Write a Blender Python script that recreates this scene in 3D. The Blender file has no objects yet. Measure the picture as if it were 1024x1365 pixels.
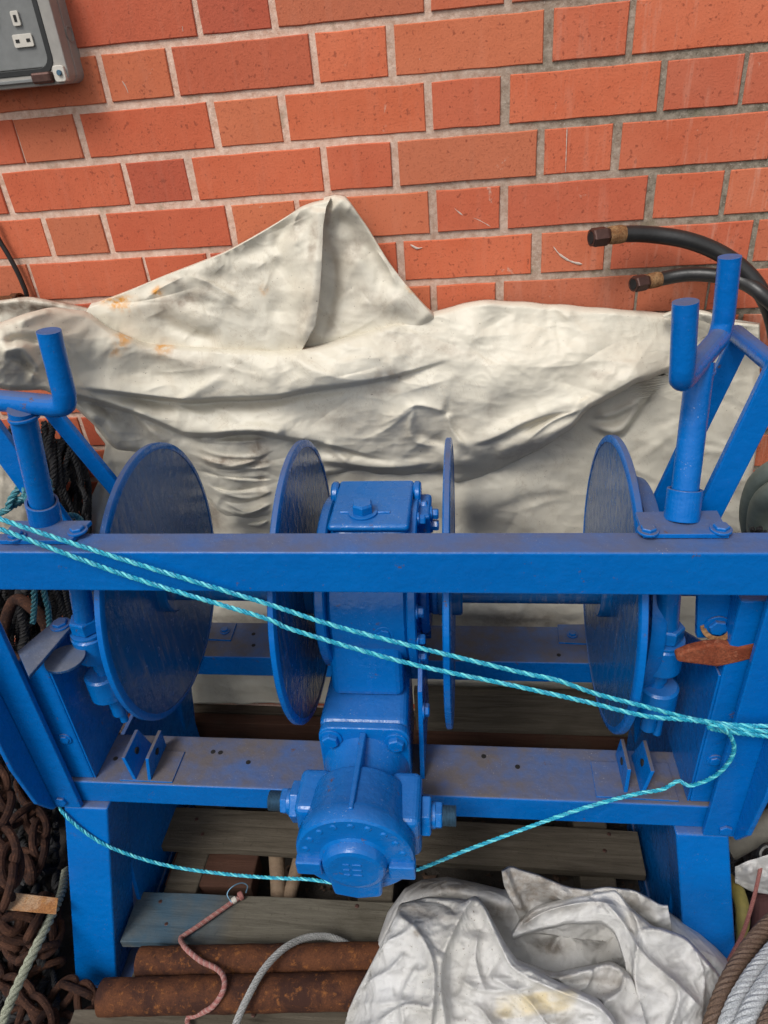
import bpy, bmesh, math, random
import numpy as np
from math import sin, cos, pi, radians, sqrt, atan2
from mathutils import Vector, Matrix
random.seed(7); rng = np.random.default_rng(11)
S = bpy.context.scene; COL = S.collection
# ---------------------------------------------------------------- camera, world, sun, exposure
cd = bpy.data.cameras.new('camera'); cam = bpy.data.objects.new('camera', cd); COL.objects.link(cam); S.camera = cam
CAM = np.array([0.0, 0.0, 1.5]); EUL = (radians(57.98), radians(4.60), radians(6.26))
cam.location = CAM; cam.rotation_euler = EUL
cd.sensor_fit = 'VERTICAL'; cd.sensor_height = 36.0; cd.lens = 955.0/1365.0*36.0
cd.clip_start = 0.02; cd.clip_end = 200
w = bpy.data.worlds.new('World'); S.world = w; w.use_nodes = True
wn = w.node_tree; bg = wn.nodes['Background']
SUN_EL = radians(52); SUN_AZ = radians(206)      # azimuth measured from +y (north) clockwise
sk = wn.nodes.new('ShaderNodeTexSky'); sk.sky_type = 'NISHITA'; sk.sun_disc = False
sk.sun_elevation = SUN_EL; sk.sun_rotation = SUN_AZ; sk.dust_density = 3.0; sk.air_density = 1.0
hs = wn.nodes.new('ShaderNodeHueSaturation'); hs.inputs['Saturation'].default_value = 0.22
wn.links.new(sk.outputs[0], hs.inputs['Color']); wn.links.new(hs.outputs[0], bg.inputs[0]); bg.inputs[1].default_value = 0.125
sd = bpy.data.lights.new('sun', 'SUN'); sun = bpy.data.objects.new('sun', sd); COL.objects.link(sun)
sd.energy = 1.5; sd.angle = radians(20); sd.color = (1.0, 0.965, 0.91)
sv = Vector((sin(SUN_AZ)*cos(SUN_EL), cos(SUN_AZ)*cos(SUN_EL), sin(SUN_EL)))
sun.rotation_euler = sv.to_track_quat('Z', 'Y').to_euler()
S.view_settings.view_transform = 'Standard'; S.view_settings.look = 'None'
S.view_settings.exposure = 0.32; S.view_settings.gamma = 1.0; S.view_settings.use_curve_mapping = False
S.cycles.max_bounces = 6; S.cycles.diffuse_bounces = 3; S.cycles.glossy_bounces = 3

# ---------------------------------------------------------------- pixel rays (measurement helper)
def rotm(a):
    x, y, z = a
    Rx = np.array([[1,0,0],[0,cos(x),-sin(x)],[0,sin(x),cos(x)]]); Ry = np.array([[cos(y),0,sin(y)],[0,1,0],[-sin(y),0,cos(y)]])
    Rz = np.array([[cos(z),-sin(z),0],[sin(z),cos(z),0],[0,0,1]]); return Rz @ Ry @ Rx
MC = rotm(EUL)
YAW = radians(0.9); ROLL = radians(0.9)
RW = rotm((0, ROLL, YAW))
BASE = np.array([-0.15, 0.90, 0.0])          # winch base in its own design frame
def ray(px, py):
    return MC @ np.array([px-512.0, 682.5-py, -955.0])
C0 = RW.T @ CAM
def W(px, py, x=None, d=None, z=None):       # a photo measurement on a plane of the winch's own frame
    v = RW.T @ ray(px, py)
    if x is not None: t = (x-C0[0])/v[0]
    elif d is not None: t = (d-C0[1])/v[1]
    else: t = (z-C0[2])/v[2]
    return C0+v*t
def G(px, py, y=None, z=None):               # the same in the world frame
    v = ray(px, py)
    t = (y-CAM[1])/v[1] if y is not None else (z-CAM[2])/v[2]
    return CAM+v*t

# ---------------------------------------------------------------- objects
def prop(o, label=None, cat=None, group=None, kind=None):
    if label: o['label'] = label
    if cat: o['category'] = cat
    if group: o['group'] = group
    if kind: o['kind'] = kind
    return o
def empty(name, loc, label=None, cat=None, group=None, kind=None, rot=None):
    o = bpy.data.objects.new(name, None); COL.objects.link(o); o.location = loc; o.empty_display_size = 0.05
    if rot is not None: o.rotation_euler = rot
    return prop(o, label, cat, group, kind)
class MB:
    def __init__(s): s.v = []; s.f = []; s.sm = []
    def add(s, vs, fs, smooth=False):
        n = len(s.v); s.v += [tuple(map(float, p)) for p in vs]; s.f += [tuple(i+n for i in f) for f in fs]; s.sm += [smooth]*len(fs); return s
    def box(s, x, d, z):
        (a,b),(c,e),(g,h) = x,d,z
        return s.hexa([(a,c,g),(b,c,g),(b,e,g),(a,e,g),(a,c,h),(b,c,h),(b,e,h),(a,e,h)])
    def hexa(s, p):
        return s.add(p, [(0,3,2,1),(4,5,6,7),(0,1,5,4),(1,2,6,5),(2,3,7,6),(3,0,4,7)])
    def prism(s, pts, off):
        n = len(pts); off = np.array(off, float); q = [np.array(p, float)+off for p in pts]
        return s.add(list(pts)+q, [tuple(range(n))[::-1], tuple(range(n, 2*n))]+[(i,(i+1)%n,n+(i+1)%n,n+i) for i in range(n)])
    def lathe(s, p0, p1, prof, n=32, smooth=True, a0=0.0, cap=True):
        # prof: list of (fraction along the axis, radius)
        p0 = np.array(p0, float); p1 = np.array(p1, float); ax = p1-p0; L = np.linalg.norm(ax); k = ax/L
        u = np.cross(k, [0,0,1.0] if abs(k[2]) < .9 else [1.0,0,0]); u /= np.linalg.norm(u); v = np.cross(k, u)
        vs = []; fs = []
        for (t, r) in prof:
            for i in range(n):
                a = a0+2*pi*i/n; vs.append(p0+ax*t+(u*cos(a)+v*sin(a))*r)
        for j in range(len(prof)-1):
            for i in range(n): fs.append((j*n+i, j*n+(i+1)%n, (j+1)*n+(i+1)%n, (j+1)*n+i))
        s.add(vs, fs, smooth)
        if cap:
            s.add(vs[:n], [tuple(range(n))[::-1]]); s.add(vs[-n:], [tuple(range(n))])
        return s
    def cyl(s, p0, p1, r, n=20, r1=None, ch=0.0, smooth=True, a0=0.0):
        r1 = r if r1 is None else r1; L = np.linalg.norm(np.array(p1)-np.array(p0)); c = ch/L if L else 0
        pr = [(0, r-ch), (c, r), (1-c, r1), (1, r1-ch)] if ch else [(0, r), (1, r1)]
        return s.lathe(p0, p1, pr, n, smooth, a0)
    def ring(s, p0, p1, r, ri, n=24):
        return s.lathe(p0, p1, [(0, ri), (0, r), (1, r), (1, ri), (0, ri)], n, False, cap=False)
    def tube(s, pts, r, n=12, closed=False, smooth=True):
        P = np.array(pts, float); m = len(P); rr = np.broadcast_to(np.array(r, float), (m,))
        T = np.gradient(P, axis=0) if not closed else np.roll(P, -1, 0)-np.roll(P, 1, 0)
        T /= np.linalg.norm(T, axis=1)[:, None]+1e-12
        N = frames(P, T); B = np.cross(T, N); a = np.linspace(0, 2*pi, n, endpoint=False)
        V = P[:, None, :]+rr[:, None, None]*(N[:, None, :]*np.cos(a)[None, :, None]+B[:, None, :]*np.sin(a)[None, :, None])
        fs = []; M = m if closed else m-1
        for j in range(M):
            k = (j+1) % m
            for i in range(n): fs.append((j*n+i, j*n+(i+1)%n, k*n+(i+1)%n, k*n+i))
        if not closed: fs += [tuple(range(n))[::-1], tuple(range((m-1)*n, m*n))]
        return s.add(V.reshape(-1, 3), fs, smooth)
    def build(s, name, mat, parent=None, off=(0,0,0), bevel=0.0, seg=2, **kw):
        me = bpy.data.meshes.new(name); o3 = np.array(off, float)
        V = [tuple(np.array(p)-o3) for p in s.v] if any(o3) else s.v
        me.from_pydata(V, [], s.f); me.polygons.foreach_set('use_smooth', s.sm); me.update()
        bm = bmesh.new(); bm.from_mesh(me)
        bmesh.ops.remove_doubles(bm, verts=bm.verts, dist=1e-6); bmesh.ops.recalc_face_normals(bm, faces=bm.faces)
        for e in bm.edges:
            if len(e.link_faces) == 2 and e.calc_face_angle(0) > .62: e.smooth = False
        bm.to_mesh(me); bm.free()
        me.materials.append(mat); o = bpy.data.objects.new(name, me); COL.objects.link(o); o.parent = parent
        if bevel:
            b = o.modifiers.new('bevel', 'BEVEL'); b.width = bevel; b.segments = seg; b.limit_method = 'ANGLE'; b.angle_limit = radians(38); b.harden_normals = False
        prop(o, **kw); return o
def frames(P, T):
    N = np.zeros_like(P); a = np.array([0,0,1.0]) if abs(T[0][2]) < .9 else np.array([1.0,0,0])
    n = a-T[0]*np.dot(a, T[0]); n /= np.linalg.norm(n); N[0] = n
    for i in range(1, len(P)):
        n = n-T[i]*np.dot(n, T[i]); n /= np.linalg.norm(n)+1e-12; N[i] = n
    return N
def spline(pts, step=0.003, closed=False):
    P = np.array(pts, float)
    if len(P) == 2:
        n = max(2, int(np.linalg.norm(P[1]-P[0])/step)); return P[0]+(P[1]-P[0])*np.linspace(0, 1, n)[:, None]
    Q = np.vstack([P[-1], P, P[0], P[1]]) if closed else np.vstack([2*P[0]-P[1], P, 2*P[-1]-P[-2]])
    out = []
    for i in range(1, len(Q)-2):
        a, b, c, d = Q[i-1], Q[i], Q[i+1], Q[i+2]; n = max(2, int(np.linalg.norm(c-b)/step)); t = np.linspace(0, 1, n, endpoint=False)[:, None]
        out.append(0.5*((2*b)+(-a+c)*t+(2*a-5*b+4*c-d)*t*t+(-a+3*b-3*c+d)*t**3))
    if not closed: out.append(P[-1:])
    return np.vstack(out)
def strand_rope(mb, path, R, lay, strands=3, n=6, wobble=0.0, step=None):
    P = spline(path, step or lay/12); d = np.r_[0, np.cumsum(np.linalg.norm(np.diff(P, axis=0), axis=1))]
    T = np.gradient(P, axis=0); T /= np.linalg.norm(T, axis=1)[:, None]; N = frames(P, T); B = np.cross(T, N)
    if strands == 1: return mb.tube(P, R, n)
    rs = R/(1+1/sin(pi/strands))/1.0*(1.0/ 1.0); ro = rs/sin(pi/strands); k = R/(ro+rs); rs *= k; ro *= k
    for s_ in range(strands):
        a = 2*pi*d/lay+2*pi*s_/strands+wobble*np.sin(d*37)
        mb.tube(P+(N*np.cos(a)[:, None]+B*np.sin(a)[:, None])*ro, rs*1.06, n)
    return mb
def tone(o, strands, per=None):
    me = o.data; n = len(me.vertices)
    at = me.attributes.new('tone', 'FLOAT', 'POINT'); k = per or n//strands; idx = (np.arange(n)//max(k, 1)) % strands
    at.data.foreach_set('value', (idx/(strands-1)).astype(np.float32))
def hexbolt(p, nrm, r=0.011, h=0.008, washer=True, shank=0):
    mb = MB(); p = np.array(p, float); k = np.array(nrm, float); k /= np.linalg.norm(k)
    if washer: mb.cyl(p-k*.001, p+k*0.0025, r*1.35, 20, ch=.0006)
    mb.lathe(p, p+k*h, [(0, r), (.8, r), (1, r*.86)], 6, False, a0=random.uniform(0, 1))
    if shank: mb.cyl(p, p+k*(h+shank), r*.52, 12, ch=.001)
    return mb
# ---------------------------------------------------------------- materials
class NB:
    def __init__(s, name):
        s.m = bpy.data.materials.new(name); s.m.use_nodes = True; s.t = s.m.node_tree; s.n = s.t.nodes; s.l = s.t.links
        s.b = s.n['Principled BSDF']; s.tc = s.n.new('ShaderNodeTexCoord'); s.oc = s.tc.outputs['Object']
    def put(s, sock, v):
        if hasattr(v, 'is_output') or isinstance(v, bpy.types.NodeSocket): s.l.new(v, sock)
        elif isinstance(v, (tuple, list)) and len(v) == 3 and sock.type == 'RGBA': sock.default_value = (*v, 1)
        else: sock.default_value = v
    def map(s, scale=(1,1,1), loc=(0,0,0), rot=(0,0,0), co=None):
        k = s.n.new('ShaderNodeMapping'); s.l.new(co or s.oc, k.inputs[0]); k.inputs['Scale'].default_value = scale
        k.inputs['Location'].default_value = loc; k.inputs['Rotation'].default_value = rot; return k.outputs[0]
    def noise(s, scale, detail=4, rough=.55, co=None, dist=0.0):
        k = s.n.new('ShaderNodeTexNoise'); s.l.new(co or s.oc, k.inputs['Vector']); k.inputs['Scale'].default_value = scale
        k.inputs['Detail'].default_value = detail; k.inputs['Roughness'].default_value = rough; k.inputs['Distortion'].default_value = dist; return k.outputs[0]
    def vor(s, scale, co=None, feat='F1'):
        k = s.n.new('ShaderNodeTexVoronoi'); s.l.new(co or s.oc, k.inputs['Vector']); k.inputs['Scale'].default_value = scale; k.feature = feat; return k.outputs[0]
    def wave(s, scale, dist=0, co=None, axis='X', dscale=1):
        k = s.n.new('ShaderNodeTexWave'); s.l.new(co or s.oc, k.inputs[0]); k.inputs['Scale'].default_value = scale; k.inputs['Distortion'].default_value = dist
        k.inputs['Detail Scale'].default_value = dscale; k.bands_direction = axis; return k.outputs[1]
    def rng(s, v, a, b, c=0.0, d=1.0):
        k = s.n.new('ShaderNodeMapRange'); s.put(k.inputs[0], v)
        for i, q in enumerate((a, b, c, d)): k.inputs[i+1].default_value = q
        return k.outputs[0]
    def math(s, op, a, b=0.0):
        k = s.n.new('ShaderNodeMath'); k.operation = op; s.put(k.inputs[0], a); s.put(k.inputs[1], b); return k.outputs[0]
    def mix(s, f, a, b, mode='MIX'):
        k = s.n.new('ShaderNodeMix'); k.data_type = 'RGBA'; k.blend_type = mode; s.put(k.inputs[0], f); s.put(k.inputs[6], a); s.put(k.inputs[7], b); return k.outputs[2]
    def sep(s, v, i):
        k = s.n.new('ShaderNodeSeparateXYZ'); s.l.new(v, k.inputs[0]); return k.outputs[i]
    def up(s):
        k = s.n.new('ShaderNodeNewGeometry'); return s.sep(k.outputs['True Normal'], 2)
    def info(s, nm='Random'):
        return s.n.new('ShaderNodeObjectInfo').outputs[nm]
    def attr(s, nm, o='Fac'):
        k = s.n.new('ShaderNodeAttribute'); k.attribute_name = nm; return k.outputs[o]
    def addv(s, a, b):
        k = s.n.new('ShaderNodeVectorMath'); k.operation = 'ADD'; s.put(k.inputs[0], a); s.put(k.inputs[1], b); return k.outputs[0]
    def bump(s, h, dist, strength=1.0, prev=None):
        k = s.n.new('ShaderNodeBump'); s.put(k.inputs['Height'], h); k.inputs['Distance'].default_value = dist; k.inputs['Strength'].default_value = strength
        if prev is not None: s.l.new(prev, k.inputs['Normal'])
        return k.outputs[0]
    def out(s, color, rough=.5, metal=0.0, bump=None, **kw):
        s.put(s.b.inputs['Base Color'], color); s.put(s.b.inputs['Roughness'], rough); s.put(s.b.inputs['Metallic'], metal)
        if bump is not None: s.l.new(bump, s.b.inputs['Normal'])
        for k, v in kw.items(): s.put(s.b.inputs[k.replace('_', ' ')], v)
        return s.m

def paint(name, dust=0.5, streak=0.0, base=(0.0, 0.128, 0.45), rough=.24, chips=.0, dcol=(.105, .098, .112), spec=.28):
    k = NB(name)
    n1 = k.noise(7, 4); n2 = k.noise(60, 3); n3 = k.noise(420, 2); st = k.noise(34, 4, co=k.map((.16, 1.6, 1)))
    c = k.mix(k.rng(n1, .3, .7), base, (base[0], base[1]*.86, base[2]*.90))
    c = k.mix(k.rng(n2, .62, .8, 0, .30), c, (.004, .14, .56))
    # dust lying on surfaces that face up
    up = k.rng(k.up(), .55, .97)
    dm = k.math('MULTIPLY', up, k.rng(k.noise(13, 5, .65), .30, .62, .5, 1.0)); dm = k.math('MULTIPLY', dm, dust)
    c = k.mix(dm, c, dcol)
    sp = k.math('MULTIPLY', k.rng(k.noise(520, 1), .70, .76), k.math('MULTIPLY', k.rng(k.noise(22, 3), .46, .68, .0, .75), k.rng(k.up(), 0, .8, .22, 1)))
    c = k.mix(sp, c, (.62, .58, .54))
    if streak: # scuffed bare/old coat showing in brushed streaks across the flange
        s1 = k.noise(95, 5, .7, co=k.map((1, .9, .10))); m = k.math('MULTIPLY', k.rng(s1, .50, .66), k.rng(k.noise(9, 3), .36, .62)); c = k.mix(k.math('MULTIPLY', m, streak), c, (.19, .20, .25))
    if chips:
        m = k.rng(k.noise(38, 5, .75), .66-chips*.06, .70, 0, .85); c = k.mix(m, c, (.11, .055, .035))
    rr = k.math('ADD', k.rng(n2, .3, .7, rough-.05, rough+.12), k.math('MULTIPLY', dm, .5))
    b = k.bump(n1, .005, .35); b = k.bump(st, .0012, .5, b); b = k.bump(n2, .0024, .6, b); b = k.bump(n3, .0004, .3, b)
    return k.out(c, rr, 0, b, Specular_IOR_Level=spec)
M_BLUE = paint('blue gloss paint', .78, chips=.12)
M_CHAN = paint('dusty blue paint', .97, dcol=(.112, .095, .092), chips=.2)
M_CAST = paint('blue painted casting', .20, base=(0, .138, .46), rough=.19, chips=.3, spec=.42)
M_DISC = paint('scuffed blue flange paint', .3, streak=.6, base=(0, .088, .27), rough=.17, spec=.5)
M_WORN = paint('worn grey blue paint', .9, streak=.5, base=(.01, .06, .17), rough=.5, dcol=(.13, .14, .17))

def m_brick():
    k = NB('red brick'); r = k.info(); co = k.addv(k.oc, k.math('MULTIPLY', r, 31.0))
    n1 = k.noise(9, 5, .6, co); n2 = k.noise(70, 4, .7, co); n3 = k.noise(330, 3, .6, co)
    loc = k.info('Location'); gx = k.rng(k.sep(loc, 0), -.5, .7)
    c = k.mix(k.rng(n1, .3, .72), (.56, .120, .050), (.66, .175, .082))
    c = k.mix(k.rng(r, 0, 1, 0, .85), c, (.40, .082, .048)); c = k.mix(k.rng(k.math('FRACT', k.math('MULTIPLY', r, 7.3)), .55, 1, 0, .55), c, (.52, .18, .085))
    c = k.mix(k.math('MULTIPLY', gx, k.rng(n1, .25, .75, .08, .40)), c, (.46, .165, .105))
    c = k.mix(k.rng(k.noise(150, 2, .5, co), .64, .70, 0, .6), c, (.22, .05, .028)); c = k.mix(k.rng(n3, .56, .70, 0, .38), c, (.20, .045, .022))
    c = k.mix(k.rng(n2, .68, .80, 0, .35), c, (.56, .25, .16))
    dr = k.math('MULTIPLY', k.rng(k.noise(55, 4, .65, k.map((1, 1, .10), co=co)), .54, .66), k.rng(k.sep(loc, 0), .05, .5, .05, .5)); c = k.mix(dr, c, (.62, .34, .25))
    mk = k.math('MULTIPLY', k.rng(k.noise(15, 6, .72, co, 1.2), .665, .70), k.rng(k.noise(120, 2, .5, co), .45, .6)); c = k.mix(k.math('MULTIPLY', mk, .55), c, (.55, .42, .33))
    dk = k.rng(k.noise(5.5, 4, .6, k.map((1,1,.8))), .60, .78, 0, .35); c = k.mix(dk, c, (.16, .07, .05))
    b = k.bump(n3, .0011, .55); b = k.bump(n2, .0016, .5, b); b = k.bump(n1, .004, .3, b)
    return k.out(c, .86, 0, b, Specular_IOR_Level=.25)
M_BRICK = m_brick()
def m_mortar():
    k = NB('mortar'); x = k.sep(k.oc, 0)
    n1 = k.noise(6, 4); n2 = k.noise(90, 5, .75); n3 = k.noise(260, 3, .7)
    c = k.mix(k.rng(n2, .35, .66), (.55, .335, .245), (.76, .56, .45))
    g = k.mix(k.rng(n2, .35, .66), (.13, .11, .08), (.33, .285, .225))
    f = k.math('ADD', k.rng(x, -.22, .26, 0, 1), k.rng(n1, .3, .7, -.28, .28))
    c = k.mix(f, c, g); c = k.mix(k.rng(k.noise(26, 3), .60, .72, 0, .35), c, (.10, .11, .05))
    c = k.mix(k.rng(n3, .62, .72, 0, .7), c, (.62, .54, .47))
    b = k.bump(n2, .0022, .6); b = k.bump(n3, .001, .8, b)
    return k.out(c, .95, 0, b, Specular_IOR_Level=.1)
M_MORTAR = m_mortar()
def m_tarp():
    k = NB('white pvc tarpaulin')
    n1 = k.noise(3.2, 4, .6); n2 = k.noise(11, 6, .68, dist=.8); n3 = k.noise(85, 3, .6); n4 = k.noise(480, 2)
    c = k.mix(k.rng(n1, .3, .7), (.665, .627, .525), (.61, .56, .455))
    c = k.mix(k.rng(n2, .50, .74, 0, .42), c, (.47, .40, .30))
    c = k.mix(k.math('MULTIPLY', k.attr('dirt'), k.rng(n3, .30, .62, .35, 1.0)), c, (.27, .215, .165))
    c = k.mix(k.math('MULTIPLY', k.attr('rust'), k.rng(n3, .38, .58, .15, 1.0)), c, (.60, .27, .045))
    sp = k.math('MULTIPLY', k.rng(k.noise(210, 2), .70, .74), k.rng(n2, .42, .60)); c = k.mix(k.math('MULTIPLY', sp, .75), c, (.14, .105, .08))
    li = k.math('MULTIPLY', k.rng(k.math('ABSOLUTE', k.math('SUBTRACT', k.noise(8, 5, .7, dist=2.2), .5)), .0, .012, 1, 0), k.rng(k.noise(4, 2), .48, .60)); c = k.mix(k.math('MULTIPLY', li, .28), c, (.33, .25, .17))
    wv = k.addv(k.oc, k.math('MULTIPLY', k.noise(9, 2), .09)); b = k.bump(k.vor(17, k.map((.7,1,1.5), co=wv)), .020, .11); b = k.bump(k.vor(46, wv), .006, .10, b); b = k.bump(n3, .0006, .22, b); b = k.bump(n4, .0002, .3, b)
    return k.out(c, k.rng(n2, .3, .7, .42, .60), 0, b, Specular_IOR_Level=.42)
M_TARP = m_tarp()
def m_sack():
    k = NB('woven polypropylene')
    u = k.attr('uvw', 'Vector'); n1 = k.noise(5, 5, .6); n2 = k.noise(60, 4, .7)
    wv = k.math('MULTIPLY', k.wave(230, 1.2, u, 'X', 3), k.wave(230, 1.2, u, 'Y', 3))
    c = k.mix(k.rng(n1, .35, .65), (.64, .64, .64), (.54, .525, .485))
    c = k.mix(k.math('MULTIPLY', k.attr('dirt'), k.rng(n2, .3, .6, .35, 1)), c, (.22, .185, .15))
    c = k.mix(k.math('MULTIPLY', k.attr('rust'), k.rng(n2, .3, .6, .5, 1)), c, (.66, .55, .33))
    c = k.mix(k.rng(wv, .0, .5, .42, 0), c, (.30, .29, .28))
    c = k.mix(k.math('MULTIPLY', k.rng(k.noise(230, 2), .66, .72), k.rng(n1, .40, .58)), c, (.2, .17, .14))
    b = k.bump(wv, .0009, .45); wv2 = k.addv(k.oc, k.math('MULTIPLY', k.noise(12, 2), .07)); b = k.bump(k.vor(26, wv2), .016, .22, b); b = k.bump(k.vor(70, wv2), .005, .30, b); b = k.bump(n2, .001, .4, b)
    return k.out(c, .55, 0, b, Specular_IOR_Level=.35)
M_SACK = m_sack()
def m_rust(name, a, b_, c_, sc=1.0, flake=1.0):
    k = NB(name); r = k.info(); co = k.addv(k.oc, k.math('MULTIPLY', r, 9.0)); n1 = k.noise(14*sc, 6, .7, co, .5); n2 = k.noise(90*sc, 5, .7, co); n3 = k.noise(380, 3, .7, co)
    c = k.mix(k.rng(n1, .42, .60), a, b_); c = k.mix(k.rng(n2, .55, .68, 0, .75), c, c_); c = k.mix(k.rng(n3, .3, .6, .55, 0), c, (.03, .014, .01))
    b = k.bump(n1, .006*flake, .45); b = k.bump(n2, .0028*flake, .6, b); b = k.bump(n3, .0008, .6, b); return k.out(c, .88, 0, b, Specular_IOR_Level=.2)
M_RUST = m_rust('rusty pipe', (.040, .016, .011), (.115, .042, .018), (.27, .10, .028))
M_CHAIN = m_rust('rusty chain', (.022, .011, .009), (.062, .027, .016), (.16, .072, .040), 2)
M_RUSTBAR = m_rust('rust stained steel strip', (.55, .40, .26), (.36, .16, .06), (.48, .24, .08), .9)
M_LEVER = m_rust('red rust', (.20, .045, .02), (.30, .085, .04), (.40, .16, .09), 1.5, .8)
M_FERR = m_rust('plated hose ferrule', (.20, .09, .035), (.33, .19, .09), (.07, .035, .02), 3, .6)
def m_wood(name, a, b_, stain=None):
    k = NB(name); r = k.info(); co = k.addv(k.map((.35, 5, 5)), k.math('MULTIPLY', r, 17.0)); g = k.noise(16, 7, .72, co, .6); n = k.noise(9, 4); n2 = k.noise(120, 4, .7)
    c = k.mix(k.rng(g, .32, .68), a, b_); c = k.mix(k.rng(n, .52, .72, 0, .55), c, (.065, .055, .04)); c = k.mix(k.rng(n2, .60, .75, 0, .5), c, (.03, .024, .018))
    if stain: c = k.mix(k.math('MULTIPLY', k.rng(k.sep(k.oc, 0), -.32, -.24, .6, 0), k.rng(n, .35, .55, .3, 1)), c, stain)
    b = k.bump(g, .003, .7); b = k.bump(n2, .0012, .6, b); return k.out(c, .9, 0, b, Specular_IOR_Level=.15)
M_WOOD = m_wood('weathered pallet wood', (.055, .045, .033), (.125, .107, .082)); M_WOODB = m_wood('paint stained pallet wood', (.068, .06, .046), (.145, .132, .105), (.02, .09, .16))
M_BROWN = m_wood('dark brown timber', (.050, .024, .017), (.085, .042, .028)); M_STICK = m_wood('old stake', (.17, .115, .075), (.26, .19, .13))
def simple(name, col, rough=.5, metal=0, n=None, amp=.0006, sc=120, vary=.25):
    k = NB(name); a = k.noise(sc, 4, .6); big = k.noise(sc*.12, 4)
    c = k.mix(k.rng(a, .35, .7), tuple(x*(1-vary) for x in col), col); c = k.mix(k.rng(big, .5, .75, 0, .4), c, tuple(x*.55+.02 for x in col))
    return k.out(c, rough, metal, k.bump(a, amp, .6))
def m_rope(name, a, b_, rough=.42, sc=1.0, third=None):
    k = NB(name); n = k.noise(520*sc, 3, .7, k.map((1, 1, 1))); n1 = k.noise(25, 4); t = k.attr('tone')
    c = k.mix(k.rng(n, .34, .62), a, b_); c = k.mix(k.rng(n1, .55, .75, 0, .25), c, tuple(x*.4 for x in b_))
    if third: c = k.mix(k.rng(t, .55, .9, 0, .85), c, third)
    return k.out(c, rough, 0, k.bump(n, .0006, .8), Specular_IOR_Level=.5)
M_ROPE = m_rope('turquoise polypropylene rope', (.0, .15, .27), (.03, .42, .58), third=(.15, .64, .68)); M_ROPED = m_rope('dirty turquoise rope', (.01, .09, .12), (.06, .25, .29))  # pale third strand of M_ROPE puts the rope's highlights into its colour
M_GREEN = m_rope('grey green rope', (.12, .125, .09), (.34, .36, .27), .8); M_BUNGEE = m_rope('faded red bungee sleeve', (.20, .055, .05), (.34, .15, .13), .8, third=(.33, .21, .19))
M_WIRE = m_rope('galvanised wire rope', (.12, .12, .115), (.36, .36, .35), .5); M_WIREB = m_rope('brown greased wire rope', (.045, .026, .017), (.15, .095, .065), .7); M_WIREG = m_rope('bright grey wire rope', (.18, .19, .20), (.46, .48, .50), .5)
M_NET = m_rope('black netting cord', (.005, .005, .006), (.020, .019, .020), .85)
M_RUBBER = simple('black hose rubber', (.020, .019, .018), .38, 0, amp=.0004, sc=200); M_CABLE = simple('black cable sheath', (.015, .014, .014), .45)
M_NUT = simple('rusty brown steel nut', (.10, .05, .04), .5, .6, sc=160); M_HOLE = simple('dark bore', (.006, .005, .005), .9)
M_STEEL = simple('grubby zinc steel', (.10, .19, .27), .45, .7, sc=180); M_BOX = simple('grey plastic enclosure', (.34, .32, .29), .48, 0, sc=90, vary=.12); M_BOX2 = simple('inner grey plastic', (.20, .205, .20), .5, 0, sc=60, vary=.18)
M_PALE = simple('pale plastic', (.62, .58, .51), .5, 0, sc=70, vary=.15); M_SEAL = simple('black gasket', (.012, .013, .013), .6); M_PIN = simple('socket slot', (.01, .009, .008), .8); M_SWITCH = simple('grey rocker', (.33, .31, .28), .45, vary=.1)
M_GROUND = None
def m_ground():
    k = NB('dirty concrete'); n = k.noise(5, 6, .7); n2 = k.noise(60, 5, .75); c = k.mix(k.rng(n, .35, .65), (.018, .014, .011), (.045, .037, .03)); c = k.mix(k.rng(n2, .6, .7, 0, .6), c, (.02, .015, .012))
    return k.out(c, .92, 0, k.bump(n2, .006, .8, k.bump(n, .02, .5)))
M_GROUND = m_ground()
M_POLE = simple('grey weathered pole', (.15, .14, .115), .85, 0, sc=60, amp=.002); M_YEL = simple('dull yellow webbing', (.24, .20, .05), .7, sc=90); M_DEBRIS = simple('dead leaves and flakes', (.075, .042, .025), .9, sc=50, vary=.6)
M_PINK = simple('dull pink cloth', (.16, .07, .065), .85, sc=80); M_GALV = simple('verdigris pipe', (.20, .24, .21), .6, .3, sc=50); M_CANVAS = simple('beige woven cloth', (.42, .38, .31), .85, sc=120); M_CHALK = simple('white paint mark', (.66, .55, .47), .85)
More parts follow.
